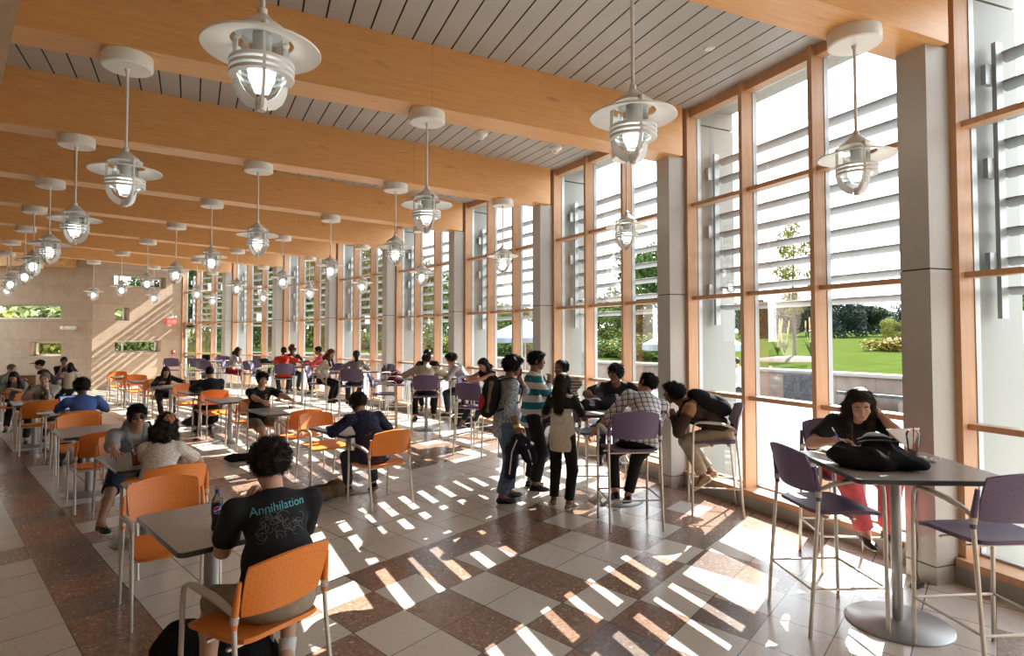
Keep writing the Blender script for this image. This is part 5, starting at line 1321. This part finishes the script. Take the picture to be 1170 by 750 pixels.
def bottle(x, y, z, label, liquid, lab, capm, scale=1., deg=0, roundel=False):
    o = thing('drink_bottle', label, 'bottle', (x, y, z), deg); s_ = scale
    m = MB(); m.lathe([(a*s_, b*s_) for a, b in [(0, .004), (.024, 0), (.031, .008), (.032, .03), (.028, .055), (.0285, .075), (.032, .095), (.032, .145), (.0315, .165)]]+[(0, .165*s_)], 28); m.build('drink', liquid, o)
    m = MB(); m.lathe([(a*s_, b*s_) for a, b in [(.0318, .165), (.027, .185), (.017, .205), (.0125, .215), (.0125, .222)]], 28); m.build('bottle_neck', 'cup_plastic', o)
    m = MB(); m.lathe([(a*s_, b*s_) for a, b in [(.0328, .098), (.0334, .099), (.0334, .150), (.0328, .151)]], 36); m.build('label_band', lab, o)
    m = MB(); m.lathe([(a*s_, b*s_) for a, b in [(0, .240), (.0125, .240), (.0145, .237), (.0145, .216), (.012, .215)]], 20); m.build('cap', capm, o)
    if roundel:
        m = MB(); n = 26; R_ = .0205; vs = []; cells = []
        for i in range(n+1):
            for j in range(n+1):
                u, v = (i/n*2-1)*R_, (j/n*2-1)*R_; a = u/.0338; vs.append((.0338*math.sin(a), -.0338*math.cos(a), .1245+v))
        me_f, mi = [], []
        for i in range(n):
            for j in range(n):
                u, v = ((i+.5)/n*2-1), ((j+.5)/n*2-1)
                if u*u+v*v > 1: continue
                wv = .22*math.sin(u*2.6)-.05; me_f.append((i*(n+1)+j, (i+1)*(n+1)+j, (i+1)*(n+1)+j+1, i*(n+1)+j+1)); mi.append(0 if (u*u+v*v > .80 or abs(v-wv) < .17) else (1 if v > wv else 2))
        m.v = vs; m.f = me_f; m.mi = mi; m.build('label_roundel', ['label_white', 'label_red', 'label_blue'], o, 0)
    return o
bottle(-1.725, 3.565, .74, 'cola bottle with blue cap and blue label on the foreground table', 'cola', 'label_blue', 'label_blue', 1.0, 28, True)
bottle(-8.30, 10.70, .74, 'bottle with a yellow label on the table of the bald man', 'cup_plastic', 'bottle_yellow', 'label_blue', .95)
bottle(-8.16, 10.62, .74, 'bottle with a blue label on the table of the bald man', 'cup_plastic', 'label_blue', 'label_white', .9)
def cup(x, y, z, label, liquid, fill, straw=True, h=.135, dome=True):
    o = thing('drink_cup', label, 'cup', (x, y, z))
    m = MB(); m.lathe([(0, .002), (.030, .002), (.043, h), (.046, h+.004), (.0455, h+.004)], 28); m.build('cup_wall', 'cup_plastic', o)
    if dome: m = MB(); m.lathe([(.046, h+.002), (.044, h+.02), (.032, h+.04), (.012, h+.046)], 28); m.build('lid', 'cup_plastic', o)
    m = MB(); m.lathe([(0, .004), (.029, .004), (.029+.013*fill, h*fill), (0, h*fill)], 24); m.build('drink', liquid, o)
    if straw: m = MB(); m.tube([(0, 0, .01), (.010, .004, h+.075)], .0042, 8); m.build('straw', 'straw_orange', o)
    return o
cup(-3.30, 5.34, .74, 'clear iced drink cup with an orange straw in front of the man in sunglasses', 'iced_tea', .62)
o = cup(2.84, 4.30, 1.03, 'clear dome lidded cup with an orange straw on the right foreground table', 'iced_coffee', .3)
text('cup_lettering', 'COFFEE', .016, 'label_red', o, (-.012, -.0405, .072), (PI/2-.09, 0, -.28), .0006)
cup(-8.33, 10.47, .93, 'brown drink cup held by the bald man', 'iced_coffee', .8, False, .11, False)
cup(-3.45, 9.45, .74, 'clear plastic cup beside the hand of the man in a black t-shirt facing us', 'iced_tea', .3, False, .11, False)
def crumple(name, label, cat, p, r, mat, seed=1, fl=(1, 1, 1), h=.006):
    s = Sdf(.01); g = np.random.default_rng(seed)
    for _ in range(7): s.el(V3(g.normal(size=3)*.45*np.array(r)), V3(r)*g.uniform(.35, .6), rotm('Z', g.uniform(0, 3))@rotm('X', g.uniform(-.5, .5)))
    s.noise = (.0035, 90., seed); V, Q = s.mesh(h); o = link(name, np_mesh(name, [(V, Q)], mat), None, p); return tag(o, label, cat)
crumple('paper_napkin', 'crumpled white napkin in the hands of the man in the printed black t-shirt', 'napkin', (-1.42, 3.50, .965), (.055, .05, .03), 'paper', 3, h=.005)
crumple('paper_napkin', 'white napkin lying beside the cup on the right foreground table', 'napkin', (2.80, 4.12, 1.045), (.07, .05, .012), 'paper', 4, h=.006)
crumple('food_wrap', 'unwrapped sandwich in paper beside the drink cup of the man in sunglasses', 'food', (-3.06, 5.52, .775), (.09, .07, .03), 'food_brown', 5)
crumple('burger', 'burger in the hands of the man in a black t-shirt facing us', 'food', (-3.62, 9.34, .90), (.06, .06, .035), 'food_brown', 6, h=.008)
crumple('food_tray', 'brown paper food tray held by the dark haired woman at the far left', 'food', (-9.83, 11.72, .79), (.17, .12, .04), 'basket', 9, h=.012)
crumple('snack_bag', 'blue foil snack bag on the table of the navy shirted man', 'snack bag', (-2.12, 7.36, .785), (.11, .08, .05), 'foil_blue', 7, h=.008)
# bags
def bag(name, label, cat, p, deg, prims, mat, h=.012, extras=(), noise=(.009, 24., 1.)):
    s = Sdf(.04); 
    for c, r in prims: s.el(V3(c), V3(r), cuts=((V3(0, 0, 0), V3(0, 0, -1)),))
    s.noise = noise; s.noise2 = (.010, 30., .7); V, Q = s.mesh(h); o = thing(name, label, cat, p, deg); link('bag_body', np_mesh('bag_body', [(relax(V, Q, 1), Q)], mat), o)
    for nm, path, r, m_ in extras: q = MB(); q.tube(path, r, 8, flat=(.4, 1.3)); q.build(nm, m_, o)
    return o
bag('handbag', 'large slouchy black handbag lying on the right foreground table', 'handbag', (2.34, 3.93, 1.03), -14, [((0, 0, .06), (.25, .16, .075)), ((.03, .04, .13), (.10, .10, .085)), ((-.17, .0, .07), (.11, .13, .075)), ((.19, -.03, .04), (.11, .12, .045)), ((-.05, -.08, .06), (.16, .09, .07))], 'black_cloth', .009,
    [('handle', [(-.10, -.06, .165), (-.07, -.12, .185), (.02, -.13, .19), (.10, -.10, .18), (.12, -.04, .15)], .012, 'black_leather'), ('handle', [(-.08, .02, .17), (-.05, -.05, .20), (.03, -.07, .205), (.10, -.04, .19), (.13, .02, .15)], .012, 'black_leather')])
bag('floor_bag', 'black bag on the floor under the foreground chair', 'bag', (-1.80, 3.36, 0), 30, [((0, 0, .14), (.16, .13, .17)), ((.16, -.06, .10), (.16, .13, .12)), ((.34, -.10, .09), (.14, .12, .11))], 'black_cloth', .014, [('strap', [(-.1, -.1, .26), (-.16, -.16, .15), (-.12, -.2, .02)], .012, 'black_cloth')])
bag('messenger_bag', 'brown canvas messenger bag slumped on the floor left of the navy shirted man', 'bag', (-2.22, 6.90, 0), 25, [((0, 0, .08), (.20, .13, .10)), ((.20, .02, .11), (.13, .11, .11)), ((-.20, -.02, .06), (.14, .12, .07))], 'bag_tan', .012, [('strap', [(-.30, 0, .06), (-.16, -.10, .17), (.06, -.12, .19), (.22, -.08, .20)], .016, 'bag_brown')])
bag('floor_bag', 'flat black bag on the floor in front of the man in khaki shorts facing us', 'bag', (-4.0, 9.15, 0), 25, [((0, 0, .05), (.25, .12, .07)), ((-.18, 0, .05), (.14, .11, .06)), ((.18, .03, .06), (.14, .1, .075))], 'black_cloth', .014)
bag('floor_bag', 'black bag on the floor by the chair of the broad man in black', 'bag', (-6.55, 12.75, 0), 30, [((0, 0, .10), (.22, .16, .13)), ((-.2, 0, .07), (.16, .13, .09)), ((.2, .05, .1), (.15, .13, .11))], 'black_cloth', .018)
bag('wheeled_bag', 'black upright bag on the floor under the grey shirted man', 'bag', (-1.05, 12.45, 0), 0, [((0, 0, .20), (.19, .15, .22)), ((.16, 0, .20), (.08, .13, .2)), ((0, 0, .42), (.15, .11, .10))], 'black_cloth', .016)
bag('jacket', 'black jacket heaped on the bar table between the polo and the plaid shirt', 'jacket', (1.02, 7.0, 1.03), 10, [((0, 0, .06), (.25, .16, .08)), ((-.18, -.05, .03), (.16, .12, .05)), ((.16, .05, .08), (.14, .12, .08))], 'black_cloth', .012)
bag('backpack', 'maroon patterned backpack lying on a bar stool left of the beige shirted man', 'backpack', (-2.62, 13.70, .765), 0, [((0, 0, .15), (.19, .16, .17)), ((-.12, 0, .10), (.12, .14, .12))], 'bag_maroon', .016, [('strap', [(-.2, -.1, .1), (-.1, -.17, .25), (.05, -.15, .32)], .014, 'strap_white')])
bag('shoulder_bag', 'red bag on the far bar table between the men in red and pink', 'bag', (-5.72, 16.9, 1.03), 0, [((0, 0, .07), (.19, .12, .09)), ((.1, 0, .05), (.14, .1, .06))], 'bag_red', .018)
bag('shoulder_bag', 'dark bag on the far bar table right of the girl in a red skirt', 'bag', (-7.55, 18.4, 1.03), 0, [((0, 0, .07), (.22, .14, .09)), ((.2, 0, .04), (.16, .12, .05))], 'charcoal', .02)
bag('purse', 'small black purse hanging on the stool left of the red and black backpack', 'purse', (-.78, 9.75, .70), 0, [((0, 0, .12), (.05, .10, .13))], 'black_leather', .012, [('strap', [(0, -.08, .22), (0, 0, .31), (0, .08, .22)], .008, 'black_leather')])
# worn packs
def pack(key, label, mat, front_mat, stripe_mat, dx=.20, h=.011, scale=1.):
    f = PPL[key]; k = f['k']*scale; M = f['B2']; c = f['C']-f['f2']*dx*k-f['u2']*.10*k
    o = thing('backpack', label, 'backpack', to_world(f['p'], f['deg'], (0, 0, 0)), f['deg']-90)
    s = Sdf(.05); s.el(c, V3(.155, .10, .24)*k, M); s.el(c+f['u2']*.08*k, V3(.14, .09, .17)*k, M); s.el(c-f['u2']*.12*k-f['f2']*.03*k, V3(.15, .095, .13)*k, M); sdf_obj('pack_body', s, h, mat, o, 1)
    s = Sdf(.03); s.el(c-f['f2']*.085*k-f['u2']*.09*k, V3(.11, .05, .11)*k, M); sdf_obj('front_pocket', s, h, front_mat, o, 1)
    if stripe_mat:
        for q in (-1, 1): s = Sdf(.02); s.rc(c-f['f2']*.045*k+f['r2']*q*.115*k+f['u2']*.16*k, c-f['f2']*.05*k+f['r2']*q*.125*k-f['u2']*.16*k, .030*k, .026*k); sdf_obj('side_panel', s, h, stripe_mat, o, 1)
    for j, q in enumerate((1, -1)):
        m = MB(); S_ = f['S'][j]; T_ = f['u2']; m.tube([Vector(tuple(v)) for v in (c+f['r2']*q*.07+f['u2']*.17*k, S_-f['r2']*q*.06*k+T_*.078*k-f['f2']*.04, S_-f['r2']*q*.055*k+T_*.070*k+f['f2']*.05, S_-f['r2']*q*.03*k-T_*.04*k+f['f2']*.125, S_-f['r2']*q*.01*k-T_*.19*k+f['f2']*.10, c+f['r2']*q*.12*k-f['u2']*.16*k+f['f2']*.06)], .016, 8, flat=(.5, 1.5)); m.build('strap', 'black_cloth', o)
    return o
pack('pack', 'black and red backpack with tan side panels on the patterned shirt man', 'black_cloth', 'bag_red', 'bag_tan')
pack('brown', 'plain black backpack worn by the man bending forward in a brown sweater', 'black_cloth', 'black_cloth', None, .155)
# jacket hanging from the standing man's hand
f = PPL['pack']; w = f['WR'][0]; s = Sdf(.04)
s.chain([w+V3(-.02, .0, -.09), w+V3(-.05, -.04, -.25), w+V3(-.07, -.06, -.52)], [.04, .075, .06]); s.chain([w+V3(.0, .05, -.10), w+V3(.05, .10, -.20), w+V3(.04, .14, -.32), w+V3(.0, .10, -.30)], [.04, .07, .075, .05]); s.noise = (.005, 38., .3)
o = thing('jacket', 'dark jacket with white piping hanging from the hand of the patterned shirt man', 'jacket', to_world(f['p'], f['deg'], (0, 0, 0)), f['deg']-90); sdf_obj('jacket_body', s, .011, 'navy_jacket', o, 1)
m = MB(); m.tube([tuple(w+V3(.055, -.02, -.12)), tuple(w+V3(.03, -.07, -.25)), tuple(w+V3(.0, -.09, -.50))], .008, 6); m.build('piping', 'strap_white', o)
m = MB(); m.tube([tuple(w+V3(.11, .06, -.16)), tuple(w+V3(.125, .10, -.26)), tuple(w+V3(.10, .14, -.39))], .008, 6); m.build('piping', 'strap_white', o)
e = f['EL'][0]; dd = nrm(w-e); m = MB(); a = w-dd*.03; m.tube([tuple(a-dd*.014), tuple(a+dd*.014)], .034, 16); m.build('wristwatch', 'bottle_yellow', f['o'])
# garments that are parts of their people
f = PPL['girl']; k = f['k']; s = Sdf(.03)
s.el(f['C']+f['u2']*.02, V3(.158, .120, .105)*k+.016, f['B2'], cuts=((f['C']-f['u2']*.06*k, -f['u2']), (f['N']+f['u2']*.02, nrm(f['u2']+f['f2']*.4)), (f['C']+f['f2']*.04, f['f2'])))
for j in range(2): s.rc(f['S'][j], f['S'][j]+(f['EL'][j]-f['S'][j])*.9, .060*k, .055*k, cuts=((f['S'][j]+(f['EL'][j]-f['S'][j])*.85, nrm(f['EL'][j]-f['S'][j])),))
sdf_obj('shrug', s, .009, 'tee_black', f['o'], 1)
f = PPL['brown']; k = f['k']; s = Sdf(.03)
s.el(f['C']+f['u2']*.055*k, V3(.172, .128, .085)*k+.015, f['B2'], cuts=((f['C']+f['u2']*.02*k, -f['u2']), (f['N']+f['u2']*.02, nrm(f['u2']+f['f2']*.45))))
for j in range(2): s.rc(f['S'][j], f['S'][j]+(f['EL'][j]-f['S'][j])*.3, .076*k, .074*k, cuts=((f['S'][j]+(f['EL'][j]-f['S'][j])*.25, nrm(f['EL'][j]-f['S'][j])),))
sdf_obj('suede_yoke', s, .009, 'suede_tan', f['o'], 1)
f = PPL['shades']; k = f['k']; hp = f['hp']
for q in (-1, 1):
    m = MB(); m.ball(hp(q*.034, .093, .006), (.029, .010, .021), 14, 10, Matrix(f['Hm'].tolist())); m.tube([hp(q*.060, .086, .014), hp(q*.079, .03, .016), hp(q*.081, -.01, .012)], .003, 6); m.build('sunglass_lens', 'black_plastic', f['o'])
m = MB(); m.tube([hp(-.012, .104, .012), hp(.012, .104, .012)], .003, 6); m.build('sunglass_bridge', 'black_plastic', f['o'])
s = Sdf(.03); B2 = f['B2']
for q in (-1, 1): s.chain([f['N']-f['f2']*.075*k, f['N']+f['r2']*q*.085*k-f['f2']*.02*k+f['u2']*.01, f['N']+f['r2']*q*.07*k+f['f2']*.075*k-f['u2']*.05*k, f['N']+f['r2']*q*.02*k+f['f2']*.125*k-f['u2']*.14*k], [.042*k, .036*k, .028*k, .016*k])
s.el(f['N']-f['f2']*.10*k-f['u2']*.01, V3(.10, .05, .07)*k, B2); sdf_obj('hood', s, .009, 'hoodie_grey', f['o'], 1)
S_ = f['S'][1]; m = MB(); m.tube([tuple(v) for v in (S_-f['r2']*-.07+f['u2']*.075-f['f2']*.07, S_+f['r2']*.065+f['u2']*.075+f['f2']*.03, S_+f['r2']*.055+f['f2']*.125-f['u2']*.06, S_+f['r2']*.03+f['f2']*.125-f['u2']*.20)], .016, 8, flat=(.5, 1.5)); m.build('bag_strap', 'black_cloth', f['o'])
f = PPL['lace']; m = MB(); c = V3(f['hp'](.035, -.118, .055))
for j in range(6): a = 2*PI*j/6; m.ball(tuple(c+f['Hm']@V3(.026*math.cos(a), -.006, .026*math.sin(a))), (.020, .012, .020), 8, 6)
m.ball(tuple(c+f['Hm']@V3(0, -.012, 0)), .014, 8, 6); m.build('hair_flower', 'hair_flower', f['o'])
f = PPL['cap']; m = MB(); c = f['hp'](0, -.012, .05); m.ball(c, (.090, .108, .080), 16, 10, Matrix(f['Hm'].tolist())); b = f['hp'](0, .125, .055); m.ball(b, (.075, .075, .010), 14, 8, Matrix(f['Hm'].tolist())); m.build('baseball_cap', 'black_cloth', f['o'])
# laptops, papers, books
def laptop(x, y, z, deg, label, screen='phone_dark', open_=108):
    o = thing('laptop', label, 'laptop', (x, y, z), deg)
    m = MB(); m.box((0, 0, .010), (.34, .24, .018), bev=.004); m.build('keyboard_base', 'black_plastic', o)
    a = rad(open_-90); m = MB(); M = Matrix.Rotation(-a, 3, 'X'); m.box((0, .12+math.sin(a)*.115, .02+math.cos(a)*.115), (.34, .012, .23), M, .003); l = m.build('lid', 'black_plastic', o)
    m = MB(); m.box((0, .12+math.sin(a)*.115-.0075*math.cos(a), .02+math.cos(a)*.115+.0075*math.sin(a)*0), (.31, .003, .20), M); m.build('screen', screen, l)
laptop(-6.48, 8.98, .74, 43+1, 'black laptop open on the table of the man in a blue t-shirt', 'screen_blue')
laptop(-6.22, 12.12, .74, 43, 'black laptop open on the table of the broad man in black', 'phone_dark')
def papers(x, y, z, deg, label, w=.21, d=.29, name='paper_sheets', cat='papers', group=None):
    m = MB()
    for j in range(3): m.box((.01*j, .006*j, .002+.004*j), (w, d, .003), Matrix.Rotation(.08*j, 3, 'Z'))
    o = m.build(name, 'paper', None, 0, (x, y, z)); o.rotation_euler = (0, 0, rad(deg)); return tag(o, label, cat, group)
papers(-7.72, 13.55, .74, 30, 'white papers under the hand of the writing woman in black')
papers(-2.02, 12.2, 1.03, 40, 'papers on the bar table left of the beige shirted man')
papers(-3.95, 14.3, 1.03, 10, 'papers on the bar table between curly hair and ponytail')
papers(-6.72, 8.82, .74, 120, 'white paper beside the laptop of the man in a blue t-shirt')
o = thing('open_book', 'open book with white pages under the pen of the woman at the right', 'book', (2.44, 4.36, 1.03), 8)
m = MB(); m.box((0, 0, .004), (.36, .25, .008)); m.build('book_cover', 'tan_box', o)
for q in (-1, 1):
    g = [[(q*(.004+.165*i/8), -.115+.23*j/2, .012+.022*math.sin(min(1, i/8*1.0)*PI)*.8+.004) for j in range(3)] for i in range(9)]
    m = MB(); m.sheet(g, .012); m.build('page_block', 'paper', o)
f = PPL['right']; hw = to_world(f['p'], f['deg'], f['WR'][0]+f['HD'][0]*.085); o = thing('pen', 'blue pen in the writing hand of the woman at the right', 'pen', hw)
m = MB(); m.tube([(.012, .0, -.045), (-.01, .01, .02), (-.045, .03, .10)], [.002, .0045, .0045], 8); m.build('barrel', 'pen_blue', o)
m = MB(); m.tube([(-.045, .03, .10), (-.058, .037, .128)], [.005, .004], 8); m.build('pen_cap', 'label_white', o)
o = thing('folded_card', 'white folded card standing behind the cup on the right foreground table', 'card', (2.86, 4.405, 1.03), -4)
m = MB(); m.add([(-.14, 0, .165), (.11, .02, .175), (.04, .01, .005), (-.14, .003, .165), (.11, .023, .175), (.04, .013, .005)], [(0, 2, 1), (3, 4, 5), (0, 1, 4, 3), (1, 2, 5, 4), (2, 0, 3, 5)]); m.build('front_face', 'paper', o, 0)
m = MB(); m.add([(-.12, .02, .0), (.02, .02, 0), (-.10, .015, .09), (-.12, .03, .0), (.02, .03, 0), (-.10, .025, .09)], [(0, 1, 2), (5, 4, 3), (0, 3, 4, 1), (1, 4, 5, 2), (2, 5, 3, 0)]); m.build('dark_base', 'black_plastic', o, 0)
f = PPL['sleeveless']; h_ = (f['WR'][0]+f['WR'][1])/2+V3(0, .07, .015); o = link('phone', MB().box((0, 0, 0), (.07, .14, .009), bev=.003).mesh('phone', 'phone_dark'), None, to_world(f['p'], f['deg'], h_)); o.rotation_euler = (rad(30), 0, rad(f['deg']-90)); tag(o, 'phone in the hands of the woman in a sleeveless black top', 'phone')
o = link('cardboard_box', MB().box((0, 0, .11), (.42, .3, .22), bev=.006).mesh('cardboard_box', 'tan_box'), None, (-11.15, 14.05, .74)); tag(o, 'tan cardboard box in front of the man in a black cap', 'box')
ct(-11.15, 14.05, 'cafe table under the tan cardboard box near the brown wall', 120)
o = thing('power_adapter', 'black power adapter on the floor at the foot of the right-hand grey column', 'adapter', (3.02, 4.56, 0), 30)
m = MB(); m.box((0, 0, .018), (.11, .055, .034), bev=.008); m.build('adapter_body', 'black_plastic', o)
a_ = rad(-30)
def toloc(x, y, z): dx, dy = x-3.02, y-4.56; return (dx*math.cos(a_)-dy*math.sin(a_), dx*math.sin(a_)+dy*math.cos(a_), z)
c0 = pol(-.006, .045)
m = MB(); m.tube([toloc(3.02, 4.56, .03), toloc(3.08, 4.62, .012), toloc(c0.x-.02, c0.y-.02, .05), toloc(c0.x, c0.y, .25), toloc(c0.x-.012, c0.y, .5), toloc(c0.x+.01, c0.y, .75), toloc(c0.x, c0.y, .96)], .004, 6); m.build('cord', 'black_plastic', o)
# outside chair
def wire_chair(px, dp, label):
    x = (px-585)/689.4*dp; o = thing('wire_chair', label, 'chair', (x, dp, 0), 150, 'patio chairs')
    m = MB()
    for s_ in (-1, 1): m.tube([(s_*.24, .22, 0), (s_*.24, .2, .44), (s_*.24, -.2, .44), (s_*.22, -.28, .85)], .011, 6); m.tube([(s_*.24, -.26, 0), (s_*.24, -.2, .44)], .011, 6)
    m.build('frame', 'steel_grey', o)
    m = MB(); m.box((0, 0, .45), (.46, .42, .015)); m.build('seat', 'steel_grey', o)
    m = MB(); [m.tube([(-.2+.1*j, -.215, .50), (-.19+.095*j, -.275, .85)], .006, 5) for j in range(5)]; m.tube([(-.22, -.28, .85), (.22, -.28, .85)], .011, 6); m.build('backrest', 'steel_grey', o)
wire_chair(1168, 8.4, 'grey wire patio chair outside at the right edge of the photo')
# ================================================================== LIGHT AND CAMERA
w = bpy.data.worlds.new('sky'); sc.world = w; w.use_nodes = True
nt = w.node_tree; bg = nt.nodes['Background']; tc = nt.nodes.new('ShaderNodeTexCoord'); sx = nt.nodes.new('ShaderNodeSeparateXYZ'); cr = nt.nodes.new('ShaderNodeValToRGB')
nt.links.new(tc.outputs['Generated'], sx.inputs[0]); nt.links.new(sx.outputs[2], cr.inputs['Fac'])
cr.color_ramp.elements[0].position = 0; cr.color_ramp.elements[0].color = (1, 1, 1, 1); cr.color_ramp.elements[1].position = .8; cr.color_ramp.elements[1].color = (.72, .84, 1, 1)
nt.links.new(cr.outputs['Color'], bg.inputs['Color']); bg.inputs['Strength'].default_value = SKY
sl = bpy.data.lights.new('sun', 'SUN'); sl.energy = SUN; sl.angle = rad(.12); sl.color = (1, .95, .87)
so = bpy.data.objects.new('sun', sl); COL.objects.link(so)
el = rad(37.5); hd = rad(-126.); dv = Vector((math.cos(hd)*math.cos(el), math.sin(hd)*math.cos(el), -math.sin(el)))
so.rotation_euler = dv.to_track_quat('-Z', 'Y').to_euler(); so.location = -dv*30
cam = bpy.data.cameras.new('camera'); co = bpy.data.objects.new('camera', cam); COL.objects.link(co); sc.camera = co
cam.sensor_width = 36; cam.lens = 689.41/1170*36; cam.shift_y = (361.352-375)/1170
cam.clip_end = 600; co.location = (0, 0, 1.88); co.rotation_euler = (PI/2+.0316991, 0, 0)
vs = sc.view_settings; sc.display_settings.display_device = 'sRGB'
vs.view_transform = 'Standard'; vs.look = 'None'; vs.exposure = EXPO; vs.gamma = 1.; vs.use_curve_mapping = False
cy = sc.cycles; cy.max_bounces = 10; cy.diffuse_bounces = 5; cy.glossy_bounces = 3; cy.transparent_max_bounces = 12; cy.sample_clamp_indirect = 6.
cy.use_denoising = True; cy.caustics_reflective = False; cy.caustics_refractive = False

cy.use_light_tree = False
for m in bpy.data.materials: m.cycles.emission_sampling = 'NONE'
